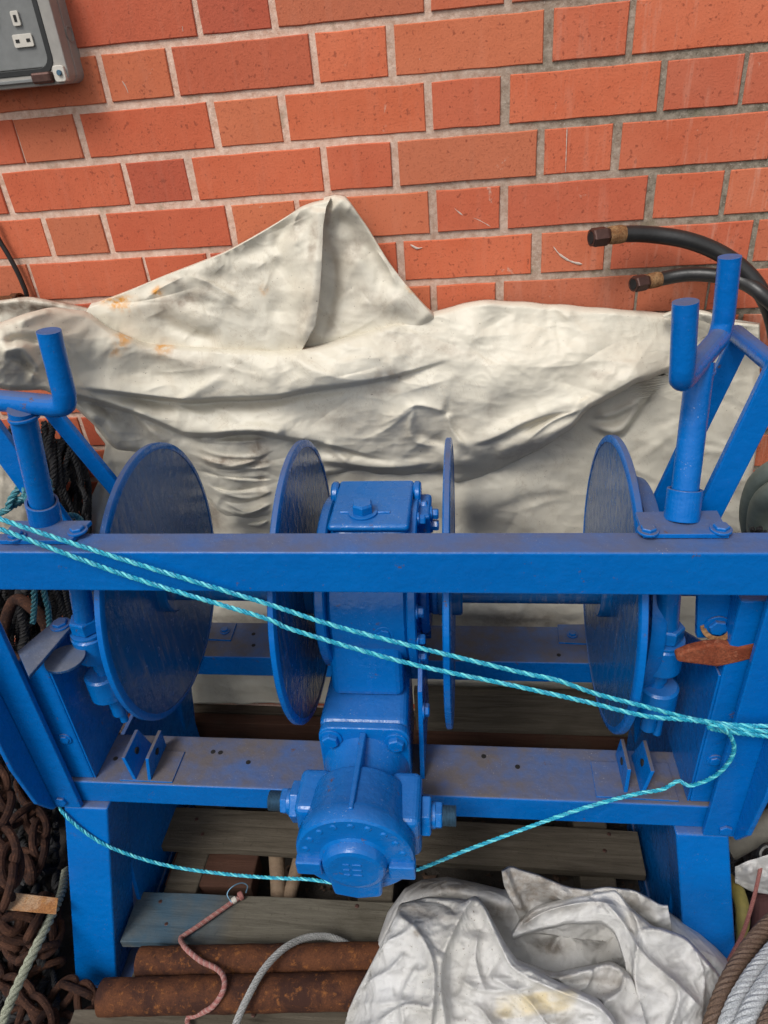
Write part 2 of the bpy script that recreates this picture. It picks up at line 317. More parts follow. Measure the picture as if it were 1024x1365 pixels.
# ---------------------------------------------------------------- the setting: ground and brick wall
WALL = 1.246; ZT = 1.697
gr = MB().box((-6, 6), (-5, WALL+.05), (-.3, 0)).build('ground', M_GROUND, kind='structure')
wall = empty('brick_wall', (0, WALL+.05, 0), 'red brick wall in Flemish bond with pale mortar behind the white tarpaulin', 'wall')
MB().box((-2.2, 2.2), (WALL+.0030, WALL+.12), (0.001, 2.3)).build('mortar', M_MORTAR, wall, off=(0, WALL+.05, 0))
def brick_mesh(nm, Lb, seed):
    r = random.Random(seed); hw, hh, dp = Lb/2, .03125, .05; n = []
    per = [(-hw,-hh)]; k = 6 if Lb > .15 else 3
    per += [(-hw+2*hw*i/k, -hh) for i in range(1, k)]+[(hw,-hh),(hw,0),(hw,hh)]+[(hw-2*hw*i/k, hh) for i in range(1, k)]+[(-hw,hh),(-hw,0)]
    per = [(x+r.uniform(-.0006,.0006), z+r.uniform(-.0006,.0006)) for x, z in per]; m = len(per); mb = MB()
    fr = [(x-math.copysign(.0013, x)*(abs(x) > hw*.97), -dp/2, z-math.copysign(.0013, z)*(abs(z) > hh*.9)) for x, z in per]
    md = [(x, -dp/2+.0016, z) for x, z in per]; bk = [(x, dp/2, z) for x, z in per]
    mb.add(fr+md+bk, [tuple(range(m))]+[(i,(i+1)%m,m+(i+1)%m,m+i) for i in range(m)]+[(m+i,m+(i+1)%m,2*m+(i+1)%m,2*m+i) for i in range(m)])
    o = mb.build(nm, M_BRICK); me = o.data; bpy.data.objects.remove(o); return me
ST = [brick_mesh('stretcher', .215, i) for i in range(5)]; HD = [brick_mesh('header', .1025, 20+i) for i in range(5)]
MEAS = {1: [-291,-281,-177,-165,48,60,160,173], 2: [-459,-447,-346,-334,-124,-112,-9,5,217,232,333,344], 3: [-626,-622,-521,-507,-297,-283,-183,-169,43,56,156,172,384,395,497,505],
 4: [-672,-462,-451,-352,-337,-126,-114,-14,0,212,225,324,339], 5: [-631,-619,-521,-508,-298,-285,42,57,156,171,382,397,495,505], 6: [-677,-465,-458,-15,-1,208,226,325,339,549,560], 7: [38,51,149,165,381,387,484,501]}
far = MB()
for row in range(-3, 23):
    off = 56.25 if row % 2 else 0.0; near = -1 <= row <= 14
    for k in range(-5, 6):
        for kind, u0, L in ((('s', 0, 215), ('h', 225, 102.5)) if not row % 2 else (('h', 0, 102.5), ('s', 112.5, 215))):
            a = off+k*337.5+u0; b = a+L
            if a < -1500 or b > 1600: continue
            qs = MEAS.get(row, []); lf = [q for q in qs if not any(3 < p-q < 22 for p in qs)] or [1e9]; rt = [q for q in qs if any(3 < p-q < 22 for p in qs)] or [1e9]
            a2 = min(lf, key=lambda q: abs(q-a)); a2 = a2 if abs(a2-a) < 11 else a
            b2 = min(rt, key=lambda q: abs(q-b)); b2 = b2 if abs(b2-b) < 11 else b
            cx = (a2+b2)/2000-.123; wd = (b2-a2)/1000+.0016; zc = ZT-row*.075-.001-.03125
            if zc < .04: continue
            y = WALL+.025+random.uniform(-.0012, .0012)
            if near and -1.02 < cx < 1.15:
                me = random.choice(ST if kind == 's' else HD); o = bpy.data.objects.new('brick', me); COL.objects.link(o); o.parent = wall
                o.location = (cx, y-wall.location.y, zc); o.scale = (wd/(.215 if kind == 's' else .1025), 1, random.uniform(1.01, 1.022)); o.rotation_euler = (0, random.uniform(-.004, .004), random.uniform(-.003, .003))
            else: far.box((cx-wd/2, cx+wd/2), (y-.025, y+.025), (zc-.031, zc+.031))
far.build('brick_courses', M_BRICK, wall, off=(0, WALL+.05, 0), kind='stuff')
# chalky scratches and a paint drip on the bricks, thin flecks of real thickness
def fleck(pts, r):
    P = spline([G(x, y, y=WALL-.0006) for x, y in pts], .004); rr = [.7*r*random.uniform(.4, 1.2) for _ in P]; rr[0] = rr[-1] = r*.2
    return MB().tube(P, rr, 5).build('paint_fleck', M_CHALK, wall, off=(0, WALL+.05, 0))
fleck([(756,170),(755,200),(754,229)], .0011); fleck([(738,329),(745,338),(756,346),(766,350),(776,352)], .0026); fleck([(547,326),(556,331),(563,330)], .0022)
fleck([(605,277),(612,283),(617,287)], .0016); fleck([(163,108),(168,116),(171,124)], .0014); fleck([(243,35),(244,42)], .0018); fleck([(545,194),(547,203)], .0018); fleck([(630,290),(640,294),(654,302)], .0009)

# ---------------------------------------------------------------- twin socket box, upper left
sx, sz = -.5, 1.65
pc = G(95, 111, y=WALL-.050)                        # lower right front corner of the enclosure
X1, Z0 = pc[0], pc[2]; YF = WALL-.050; Wd, Hh = .245, .165
X0, Z1 = X1-Wd, Z0+Hh
sock = empty('socket_box', ((X0+X1)/2, WALL, (Z0+Z1)/2), 'grey weatherproof double wall socket with its lid open on the brick wall', 'wall socket'); SO = tuple(sock.location)
def rrect(x0, x1, z0, z1, r, n=5):
    out = []
    for cx, cz, a in ((x1-r, z0+r, -pi/2), (x1-r, z1-r, 0), (x0+r, z1-r, pi/2), (x0+r, z0+r, pi)):
        out += [(cx+r*cos(a+pi/2*i/n), cz+r*sin(a+pi/2*i/n)) for i in range(n+1)]
    return out
def rprism(x0, x1, z0, z1, y0, y1, r):
    return MB().prism([(x, y0, z) for x, z in rrect(x0, x1, z0, z1, r)], (0, y1-y0, 0))
rprism(X0, X1, Z0, Z1, WALL-.024, WALL+.004, .014).build('back_box', M_BOX, sock, off=SO, bevel=.002)
def frame_prism(outer, inner, y0, y1):
    n = len(outer); mb = MB(); V = [(x, y0, z) for x, z in outer]+[(x, y0, z) for x, z in inner]+[(x, y1, z) for x, z in outer]+[(x, y1, z) for x, z in inner]; F = []
    for i in range(n):
        j = (i+1) % n; F += [(i,j,n+j,n+i),(i,2*n+i,2*n+j,j),(n+i,n+j,3*n+j,3*n+i),(2*n+i,3*n+i,3*n+j,2*n+j)]
    return mb.add(V, F)
e = .022
frame_prism(rrect(X0, X1, Z0, Z1, .014), rrect(X0+e, X1-e, Z0+e*.85, Z1-e, .018), YF, WALL-.0255).build('lid_frame', M_BOX, sock, off=SO, bevel=.0018)
frame_prism(rrect(X0+e-.004, X1-e+.004, Z0+e*.85-.004, Z1-e+.004, .02), rrect(X0+e+.004, X1-e-.004, Z0+e*.85+.004, Z1-e-.004, .016), YF-.0012, YF+.012).build('gasket', M_SEAL, sock, off=SO, bevel=.001)
fp = (X0+e+.005, X1-e-.005, Z0+e*.85+.005, Z1-e-.005)
face = rprism(*fp, YF+.014, YF+.03, .014).build('faceplate', M_BOX2, sock, off=SO, bevel=.0012)
mx = (X0+X1)/2; yf = YF+.0135
for s in (-1, 1):
    cx = mx+s*.054
    for (dx, dz, w_, h_) in ((.004, .004, .0125, .0185), (.006, -.0235, .031, .0165)):
        pl = rprism(cx+dx-w_/2, cx+dx+w_/2, sz*0+(Z0+Z1)/2+dz-h_/2, (Z0+Z1)/2+dz+h_/2, yf-.003, yf+.002, .0025).build('pin_surround', M_PALE, sock, off=SO, bevel=.0006)
        for q in ((0,) if w_ < .02 else (-.0085, .0085)):
            sw, sh = (.0042, .0085) if w_ < .02 else (.0058, .0042)
            MB().box((cx+dx+q-sw/2, cx+dx+q+sw/2), (yf-.0036, yf), ((Z0+Z1)/2+dz-sh/2, (Z0+Z1)/2+dz+sh/2)).build('pin_slot', M_PIN, pl, off=SO)
    rprism(cx-.052*(s > 0)-.01*(s < 0)+.006, cx-.052*(s > 0)+.018*(s > 0)+.01*(s < 0)+.006, (Z0+Z1)/2+.002, (Z0+Z1)/2+.034, yf-.007, yf+.002, .003).build('rocker_switch', M_SWITCH, sock, off=SO, bevel=.001)
rprism(X1-.021, X1-.003, Z0+.003, Z0+.024, YF-.006, YF+.01, .004).build('corner_clip', M_PALE, sock, off=SO, bevel=.001)
MB().cyl((X1-.0105, YF-.0095, Z0+.0145), (X1-.0105, YF-.004, Z0+.0145), .0038, 16, ch=.0006).build('screw', M_STEEL, sock, off=SO)
MB().cyl((X1-.0105, YF-.006, Z1-.0145), (X1-.0105, YF+.004, Z1-.0145), .0038, 16, ch=.0006).build('screw', M_STEEL, sock, off=SO)
MB().box((X0+.01, X1-.05, ), (YF-.008, YF+.006), (Z0+.006, Z0+.0105)).build('hinge_rail', M_BOX2, sock, off=SO, bevel=.0008)
MB().box((X1-.055, X1-.024), (YF-.012, YF+.006), (Z0+.003, Z0+.0175)).build('hinge_block', M_NUT, sock, off=SO, bevel=.003)
MB().ring((X1-.001, YF+.036, (Z0+Z1)/2-.02), (X1+.0012, YF+.036, (Z0+Z1)/2-.02), .0105, .0088, 24).build('knockout_ring', M_BOX, sock, off=SO)

# ---------------------------------------------------------------- hoses and cable on the wall
def hose(tip, pts, r, label):
    p0 = np.array(tip); P = [np.array(p) for p in pts]
    root = empty('hydraulic_hose', tuple(p0), label, 'hose', group='hydraulic hoses on the wall')
    full = spline([p0]+P, .006); d = np.r_[0, np.cumsum(np.linalg.norm(np.diff(full, axis=0), axis=1))]
    i1 = int(np.searchsorted(d, .022)); i2 = int(np.searchsorted(d, .048))
    MB().tube(full[max(i2-1, 0):], r, 16).build('rubber_hose', M_RUBBER, root, off=p0)
    fr = full[i1:i2+1]; MB().tube(fr, [r*1.0]+[r*1.10]*(len(fr)-2)+[r*1.02], 18).build('ferrule', M_FERR, root, off=p0)
    a, b = full[0], full[i1]; nut = MB().lathe(a, b, [(0, r*1.02), (.08, r*1.18), (.8, r*1.18), (1, r*.95)], 6, False).lathe(a-(b-a)*.06, a, [(0, r*.78), (.0, r*1.0), (1, r*1.0)], 18, True, cap=False).build('swivel_nut', M_NUT, root, off=p0)
    MB().cyl(a-(b-a)*.075, a-(b-a)*.02, r*.72, 16).build('bore', M_HOLE, nut, off=p0)
    return root
Y1 = WALL-.045
hose(G(789, 317, y=Y1-.024), [G(832,312,y=Y1-.008), G(870,313,y=Y1), G(915,320,y=Y1-.005), G(955,335,y=Y1-.01), G(988,357,y=Y1-.02), G(1012,385,y=Y1-.03), G(1030,425,y=Y1-.03), G(1038,480,y=Y1-.03), G(1040,560,y=Y1-.03)], .0125, 'upper black hydraulic hose with rusty end nut curving across the brick wall')
hose(G(845, 379, y=Y1-.022), [G(880,372,y=Y1), G(915,366,y=Y1), G(950,367,y=Y1-.01), G(985,374,y=Y1-.022), G(1015,392,y=Y1-.048), G(1045,430,y=Y1-.06), G(1058,520,y=Y1-.06)], .0110, 'lower black hydraulic hose with pale crimped ferrule below the longer hose')
yc = WALL-.012
o = MB().tube(spline([G(-14,290,y=yc), G(-2,318,y=yc), G(10,338,y=yc), G(22,360,y=yc), G(31,380,y=yc), G(36,396,y=yc), G(38,430,y=yc)], .005), .0042, 10).build('cable', M_CABLE); prop(o, 'thin black cable looping down the brick wall at the left edge', 'cable')
# end of a rusty pipe leaning behind the tarpaulin
a, b = G(27, 404, y=1.205), G(-60, 410, y=1.215)
o = MB().cyl(a, b, .0145, 20, ch=.002).ring(a+(a-b)*.02, a+(b-a)*.08, .0175, .0145).build('pipe_end', M_RUST); prop(o, 'brown rusty pipe end poking out above the tarpaulin at the left edge', 'pipe')
# ---------------------------------------------------------------- cloth sheets: height fields with folds
def vnoise(x, y, seed):
    r = np.random.default_rng(seed); T = r.random((64, 64)); xi = np.floor(x).astype(int); yi = np.floor(y).astype(int); fx = x-xi; fy = y-yi
    fx = fx*fx*fx*(fx*(fx*6-15)+10); fy = fy*fy*fy*(fy*(fy*6-15)+10); g = lambda i, j: T[i % 64, j % 64]
    return (g(xi,yi)*(1-fx)+g(xi+1,yi)*fx)*(1-fy)+(g(xi,yi+1)*(1-fx)+g(xi+1,yi+1)*fx)*fy
def ridged(x, y, seed, oct=3):
    s = 0; a = 1; t = 0
    for o in range(oct):
        n = vnoise(x*2**o+3.1*o, y*2**o, seed+o); s = s+a*(1-np.abs(2*n-1)); t += a; a *= .5
    return s/t
def crumple(px, py, seed, spacing, aniso=1.6, ang=.0, spread=.9):
    """tents between scattered pinch points: flat facets that meet in sharp creases"""
    r = np.random.default_rng(seed); wx = px+spacing*.35*(vnoise(px/spacing/.8, py/spacing/.8, seed+1)-.5)*2; wy = py+spacing*.35*(vnoise(px/spacing/.8+7, py/spacing/.8, seed+2)-.5)*2
    x0, x1, y0, y1 = px.min(), px.max(), py.min(), py.max(); sy = spacing/aniso; best = np.full(px.shape, 9.0)
    for i in np.arange(x0-spacing, x1+spacing, spacing):
        for j in np.arange(y0-sy, y1+sy, sy):
            cx, cy = i+r.uniform(-.6,.6)*spacing, j+r.uniform(-.6,.6)*sy; a = ang+r.normal(0, spread); q = aniso*r.uniform(.7, 1.5)
            m = (abs(wx-cx) < 2.2*spacing) & (abs(wy-cy) < 2.2*spacing)
            if not m.any(): continue
            dx, dy = wx[m]-cx, wy[m]-cy; u = dx*cos(a)+dy*sin(a); v = -dx*sin(a)+dy*cos(a); best[m] = np.minimum(best[m], np.sqrt((u/spacing)**2+(v*q/spacing)**2+.012)+r.uniform(0,.12))
    return np.clip(best, 0, 1.6)
class Field:
    def __init__(s, px, py): s.x, s.y = px, py; s.h = np.zeros_like(px)
    def dist(s, pts):
        P = spline(np.array([(a, b, 0) for a, b in pts], float), 9 if len(pts) > 2 else 30)[:, :2]
        best = np.full(s.x.shape, 1e9); sg = np.zeros_like(s.x); tt = np.zeros_like(s.x); L = np.r_[0, np.cumsum(np.hypot(*np.diff(P, axis=0).T))]
        for i in range(len(P)-1):
            ax, ay = P[i]; dx, dy = P[i+1]-P[i]; l2 = dx*dx+dy*dy+1e-9; rx = s.x-ax; ry = s.y-ay; t = np.clip((rx*dx+ry*dy)/l2, 0, 1)
            ex = rx-t*dx; ey = ry-t*dy; dd = ex*ex+ey*ey; m = dd < best
            best = np.where(m, dd, best); sg = np.where(m, np.sign(dx*ry-dy*rx), sg); tt = np.where(m, (L[i]+t*sqrt(l2))/L[-1], tt)
        return np.sqrt(best)*sg, tt
    def fold(s, pts, h, wu, wd, e0=.25, e1=.25, sharp=False):
        d, t = s.dist(pts); tp = np.clip(np.minimum(t/max(e0, 1e-3), (1-t)/max(e1, 1e-3)), 0, 1); tp = tp*tp*(3-2*tp)
        if e0 == 0: tp = np.where(t < .5, 1, tp)
        if e1 == 0: tp = np.where(t > .5, 1, tp)
        a = np.where(d < 0, -d/wu, d/wd); f = np.exp(-a*1.5) if sharp else np.exp(-a*a)
        s.h += h*.001*tp*f
def lip(f, pts, h, wu, wd=3.0, e0=.2, e1=.2, cut=.5):
    f.fold(pts, h, wu, wd, e0, e1); f.fold([(x, y+wd*1.8) for x, y in pts], -h*cut, wd*.9, wd*3.2, e0, e1)
def gridmesh(name, mat, P3, attrs=None, thick=.0012, parent=None, off=(0,0,0), uv=None, **kw):
    n, m = P3.shape[:2]; V = (P3-np.array(off)).reshape(-1, 3); idx = np.arange(n*m).reshape(n, m)
    F = np.stack([idx[:-1,:-1], idx[1:,:-1], idx[1:,1:], idx[:-1,1:]], -1).reshape(-1, 4)
    me = bpy.data.meshes.new(name); me.from_pydata(V.tolist(), [], F.tolist()); me.polygons.foreach_set('use_smooth', [True]*len(F))
    for k, a in (attrs or {}).items():
        at = me.attributes.new(k, 'FLOAT', 'POINT'); at.data.foreach_set('value', np.clip(a, 0, 1).ravel().astype(np.float32))
    if uv is not None:
        at = me.attributes.new('uvw', 'FLOAT_VECTOR', 'POINT'); at.data.foreach_set('vector', uv.reshape(-1).astype(np.float32))
    me.materials.append(mat); o = bpy.data.objects.new(name, me); COL.objects.link(o); o.parent = parent
    sdm = o.modifiers.new('thickness', 'SOLIDIFY'); sdm.thickness = thick; sdm.offset = 0
    prop(o, **kw); return o
def sheet(name, Tp, Bp, x0, x1, nx, ny, depth, build, mat=None, parent=None, off=(0,0,0), curlT=0, curlB=0, curlR=0, curl=.03, stains=None, seed=1, noise=(1,1,1), crk=(4, 2.3), extra=None, xl=None, xr=None):
    """a sheet between an upper and a lower outline; depth(x, y) is its distance from the camera in the level direction, folds come towards the viewer"""
    tx = np.linspace(0, 1, nx); px = (x0+(x1-x0)*tx)[:, None]+np.zeros(ny)[None]
    v = np.linspace(0, 1, ny)[None]
    sm = lambda a: np.convolve(np.pad(a, 3, 'edge'), np.ones(7)/7, 'valid')
    for it in range(4):
        T = sm(np.interp(px[:, 0], *zip(*Tp)))+1.6*(vnoise(px[:, 0]/26, px[:, 0]*0, seed+50)-.5); B = sm(np.interp(px[:, -1], *zip(*Bp)))+2.5*(vnoise(px[:, -1]/18, px[:, 0]*0+3, seed+51)-.5)
        py = T[:, None]*(1-v)+B[:, None]*v
        if xl is None: break
        px = np.interp(py, *zip(*xl))*(1-tx[:, None])+np.interp(py, *zip(*xr))*tx[:, None]
    f = Field(px, py); build(f)
    wx = px+26*vnoise(px/70, py/70, seed+9); wy = py+26*vnoise(px/70+9, py/70, seed+10)
    f.h += noise[0]*.0075*(ridged(wx/115, wy/80, seed, 2)-.6)+noise[1]*.0036*(ridged(wx/44, wy/34, seed+3, 2)-.6)+noise[2]*.0013*(ridged(wx/17, wy/15, seed+6, 2)-.6)
    f.h += crk[0]*.001*crumple(px, py, seed+200, 92, 1.7, .1)+crk[1]*.001*crumple(px, py, seed+300, 40, 1.5)
    r = np.random.default_rng(seed); n_c = int(150*noise[1]*(x1-x0)*(B.max()-T.min())/250000)+20
    for i in range(n_c):  # short random creases pressed into the material
        cx, cy = r.uniform(x0, x1), r.uniform(T.min(), B.max()); a = r.normal(0, .75); l = r.choice([r.uniform(16, 50), r.uniform(50, 150)]); q = r.uniform(-7, 7)
        m = (abs(px-cx) < l+20) & (abs(py-cy) < l+20)
        if not m.any(): continue
        sub = Field(px[m], py[m]); sub.fold([(cx-l/2*cos(a), cy-l/2*sin(a)), (cx+q*sin(a), cy+q), (cx+l/2*cos(a), cy+l/2*sin(a))], r.choice([-1, 1])*r.uniform(.6, 1.6)*(1+l/90), r.uniform(3, 7)+l/12, r.uniform(2, 4)+l/40, .45, .45, True); f.h[m] += sub.h
    D = depth(px, py)-f.h
    def cu(dist, wpx): q = np.clip(1-dist/wpx, 0, 1); return curl*(1-np.sqrt(np.clip(1-q*q, 0, 1)))
    if curlB: D += cu(B[:, None]-py+0*px, curlB)
    if curlT: D += cu(py-T[:, None]+0*px, curlT)
    if curlR: D += cu(px[-1:, :]-px, curlR)
    D = np.where(D > 1.232, 1.232+.008*np.tanh((D-1.232)/.02), D)      # it rests against the wall
    rays = np.stack([px-512, 682.5-py, -955+0*px], -1) @ MC.T
    P3 = CAM+rays*(D/rays[..., 1])[..., None]
    at = {'dirt': np.zeros_like(px), 'rust': np.zeros_like(px)}
    for (k, cx, cy, rx, ry, a, s_) in (stains or []):
        c_, n_ = cos(a), sin(a); u = ((px-cx)*c_+(py-cy)*n_)/rx; w_ = (-(px-cx)*n_+(py-cy)*c_)/ry
        q = u*u+w_*w_; at[k] += s_*np.clip(1.25*np.exp(-q*1.1)*(.35+1.1*vnoise(px/9, py/7, seed+31)), 0, 1)
    for k, fn in (extra or {}).items(): at[k] = at[k]+fn(px, py, f.h)
    uv = np.stack([px/1000, py/1000, 0*px], -1)
    return gridmesh(name, mat or M_TARP, P3, at, uv=uv, parent=parent, off=off)
def ip(y, *p):
    X, Y = map(np.array, zip(*p)); X = X.astype(float); w_ = max(6.0, .3*np.diff(X).min())
    return sum(np.interp(y+k*w_, X, Y)*c for k, c in ((-1.5,.1),(-1,.15),(-.5,.15),(0,.2),(.5,.15),(1,.15),(1.5,.1)))
tarp = empty('tarpaulin', (-.05, 1.21, .2), 'crumpled white tarpaulin with rust spots draped between the wall and the blue winch', 'tarpaulin'); TO = tuple(tarp.location)
TOPM = [(-150,436),(-40,436),(0,431),(35,418),(70,409),(117,415),(150,441),(193,456),(293,463),(375,467),(410,463),(469,448),(527,430),(575,416),(612,406),(648,399),(679,401),(746,406),(889,417),(930,420),(976,425),(1012,431)]
# lower flat sheet
def bL0(f):
    f.fold([(430,640),(520,655),(600,660),(700,690),(790,700)], 9, 30, 26); f.fold([(600,700),(680,640),(760,615),(800,600)], 8, 22, 30)
    f.fold([(620,690),(700,655),(770,650)], 7, 16, 9); lip(f, [(866,498),(864,518),(856,536),(828,574),(800,571),(780,563)][::-1], 16, 14, 3, .25, .15); lip(f, [(787,556),(820,552),(852,534)], 9, 8, 3, .3,.3); f.fold([(880,560),(862,620),(870,700)], 7, 20, 30); f.fold([(905,470),(895,560),(930,660)], 7, 18, 16)
    f.fold([(955,440),(985,560),(980,700)], 9, 22, 14); f.fold([(120,640),(128,700),(140,800)], 10, 8, 12); f.fold([(290,700),(330,690),(420,700)], 8, 14, 12)
    f.fold([(1000,440),(1002,560),(975,800)], 6, 6, 8); f.fold([(400,640),(440,600),(520,620)], 12, 26, 20)
    f.fold([(280,820),(500,812),(780,822)], 8, 14, 10); f.fold([(280,925),(350,915),(420,922)], 7, 12, 9); f.fold([(140,600),(143,640),(125,720)], 7, 6, 5)
sheet('lower_drape', [(60,505),(140,525),(780,500),(850,470),(890,440),(905,417),(1012,431)], [(60,938),(1012,938)], 95, 1012, 330, 200, lambda x, y: 1.222+0*x-.012*ip(y,(420,1),(560,0)), bL0, parent=tarp, off=TO, seed=3, noise=(.8,1,1), curl=.02,
  xl=[(410,890),(430,880),(500,820),(540,118),(575,128),(592,141),(640,132),(700,104),(938,96)], xr=[(410,1012),(452,1013),(575,1012),(667,998),(708,989),(938,975)],
  stains=[('dirt',560,690,60,30,0,.25),('dirt',862,515,6,18,.2,.8),('dirt',720,690,90,20,.1,.12),('dirt',280,690,20,30,0,.8),('dirt',340,830,80,14,0,.5),('dirt',690,830,80,16,0,.7)])
# main swag
def bL1(f):
    F = f.fold
    F([(-40,470),(60,452),(170,462),(300,480),(420,482),(520,468),(600,440),(660,415)], 26, 40, 34, .02, .35)       # long roll under the upper edge
    lip(f, [(90,512),(150,520),(246,531),(293,529),(363,526),(410,517),(469,509),(520,500),(570,486),(620,470)], 30, 30, 3.2, .2, .4, .55)   # its lower lip
    lip(f, [(20,521),(60,524),(105,526),(176,546),(225,566),(258,577),(328,573),(375,580),(445,593),(498,606),(540,612)], 24, 24, 3.4, .1, .35, .55)   # second lip
    F([(176,546),(215,585),(238,600)], 14, 14, 5, .2, .5)
    F([(300,500),(246,531),(225,545)], 6, 8, 5)
    F([(500,535),(600,515),(700,490),(800,455),(890,430)], 16, 60, 55, .3, .3)
    F([(560,615),(640,606),(746,568),(800,530),(860,495),(892,474)], 34, 30, 14, .2, .15)
    lip(f, [(620,591),(648,586),(675,575),(700,562),(746,548),(790,545)], 14, 16, 4, .25, .4)
    F([(595,549),(604,575),(618,592),(628,600)], 13, 8, 14, .15, .35, True)
    F([(500,570),(530,556),(554,540),(597,549)], 14, 22, 8, .4, .1, True)
    F([(554,541),(546,570),(556,590),(590,596)], 11, 12, 7, .2, .4, True)
    F([(554,541),(510,575),(470,590)], 8, 12, 8, .1, .5, True)
    F([(548,575),(575,585),(600,590)], -9, 7, 7); F([(607,601),(640,610),(672,600)], -12, 10, 10)
    F([(640,625),(700,606),(760,570),(800,552)], 10, 10, 5); F([(700,590),(735,562),(778,545)], 12, 10, 5, .3, .2, True); F([(778,546),(740,552),(690,580)], -7, 6, 6)
    F([(790,548),(783,541),(776,530)], 7, 7, 7); F([(660,470),(655,520),(625,590)], 12, 30, 20, .4, .3); F([(648,399),(640,430),(600,470)], 9, 16, 22, .05, .6)
    F([(800,430),(770,480),(700,520)], 7, 34, 24); F([(120,440),(210,470),(300,500)], 6, 20, 12); F([(20,433),(35,425),(70,410)], 7, 8, 8)
    F([(0,470),(30,465),(44,490),(40,515)], 14, 8, 6, .1, .2); F([(5,460),(20,452),(60,455)], -14, 7, 6); F([(50,500),(30,480),(8,475)], -12, 6, 6); F([(44,495),(60,480),(72,470)], 9, 6, 5)
    F([(380,470),(430,500),(460,500)], 6, 10, 8); F([(300,468),(350,490),(375,520)], 7, 16, 10); F([(430,452),(500,470),(540,500)], 5, 22, 10)
    F([(105,530),(160,580),(205,612)], 10, 9, 7, .3, .3); F([(120,545),(128,580),(150,600)], 12, 9, 9)
    # fan of tight creases between the first two discs
    rr = random.Random(8)
    for i in range(24):
        y0 = 588+i*5.2+rr.uniform(-4,4); xl_ = 236+(y0-588)*.62+rr.uniform(-6,16); y1 = 592+(i/24)**.8*112+rr.uniform(-9,9); m_ = (rr.uniform(.35,.65)); bow = rr.uniform(3,14)
        F([(xl_,y0),(xl_+(362-xl_)*m_,(y0+y1)/2+bow),(364,y1)], rr.choice([1,1,1,-1])*rr.uniform(3,9), rr.uniform(4,9), rr.uniform(2,3.6), rr.uniform(.15,.5), rr.uniform(.1,.4), True)
    lip(f, [(268,588),(300,578),(350,574),(380,582)], 12, 9, 2.5, .3, .1); lip(f, [(262,612),(300,622),(335,615),(356,604)], 10, 8, 2.5, .3, .3)
    lip(f, [(395,606),(440,614),(520,622),(600,612)], 12, 18, 4, .3, .3); F([(430,590),(445,600),(470,622)], 8, 6, 5); F([(410,600),(470,606),(540,612),(590,600)], -6, 8, 8)
    F([(600,640),(650,628),(720,590)], -8, 8, 8)
def dM(x, y): return ip(y, (390,1.205), (430,1.195), (470,1.175), (520,1.165), (560,1.172), (600,1.185), (640,1.202), (715,1.218))+ip(x, (-150,-.22), (20,-.17), (120,-.05), (190,0), (850,0), (960,.03), (1012,.035))  # left end pushed forward and run past view to shade the wall below
sheet('upper_drape', TOPM, [(-150,520),(-40,514),(0,519),(25,520),(60,520),(100,541),(130,572),(150,598),(205,606),(240,606),(255,622),(263,640),(276,664),(292,686),(308,696),(350,706),(400,680),(432,634),(467,629),(507,634),(549,634),(569,631),(593,624),(602,645),(638,638),(669,623),(720,598),(766,568),(779,548),(807,534),(848,511),(892,496),(940,468),(976,443),(1012,434)],
  -150, 1012, 510, 190, dM, bL1, parent=tarp, off=TO, curlT=9, curlB=8, curl=.03, seed=21, noise=(.9,1.1,1.1),
  stains=[('rust',165,452,12,16,.4,.8),('rust',218,458,12,14,.6,.9),('rust',150,470,10,6,0,.4),('dirt',230,475,60,12,.3,.4),('dirt',150,550,60,10,.5,.5),('dirt',305,614,50,6,.05,1.0),('dirt',345,600,12,18,0,.9),('dirt',350,650,8,30,0,.5),
   ('dirt',520,500,24,8,.1,.8),('dirt',508,520,22,7,.1,.6),('dirt',620,470,22,6,.1,.45),('dirt',655,540,4,22,.1,.5),('dirt',800,500,22,6,.15,.6),('dirt',560,460,60,20,.2,.35),('dirt',700,600,60,12,-.4,.4),('dirt',20,490,30,16,0,.5),('dirt',470,560,60,20,0,.3),('dirt',830,470,30,30,0,.25),('dirt',600,560,40,30,0,.2)])
# peak leaning on the wall, left face in front of the right one
def bP(f):
    F = f.fold
    F([(215,402),(246,372),(290,348),(330,345),(372,330)], 13, 26, 16, .2, .3); F([(250,364),(285,380),(322,402)], 9, 5, 16, .3, .3, True); F([(190,402),(212,385),(246,368)], 8, 5, 12, .3, .3, True)
    F([(395,285),(372,318),(330,340),(280,350)], -12, 14, 16); F([(425,275),(424,340),(414,420),(400,462)], 12, 14, 10, .05, .1); F([(375,300),(400,350),(392,420)], 11, 26, 18)
    F([(350,340),(385,365),(380,400),(350,430)], -9, 14, 18); F([(300,335),(352,300),(420,274)], 8, 5, 12, .1, .1); F([(150,420),(200,400),(230,410),(300,440)], 8, 12, 14); F([(205,415),(240,440),(300,455)], -9, 10, 10)
    F([(370,300),(360,330),(376,352)], 5, 8, 8); F([(400,280),(392,300),(398,330)], 5, 6, 6, .2,.2,True); F([(240,385),(300,398),(345,425)], 7, 16, 8)
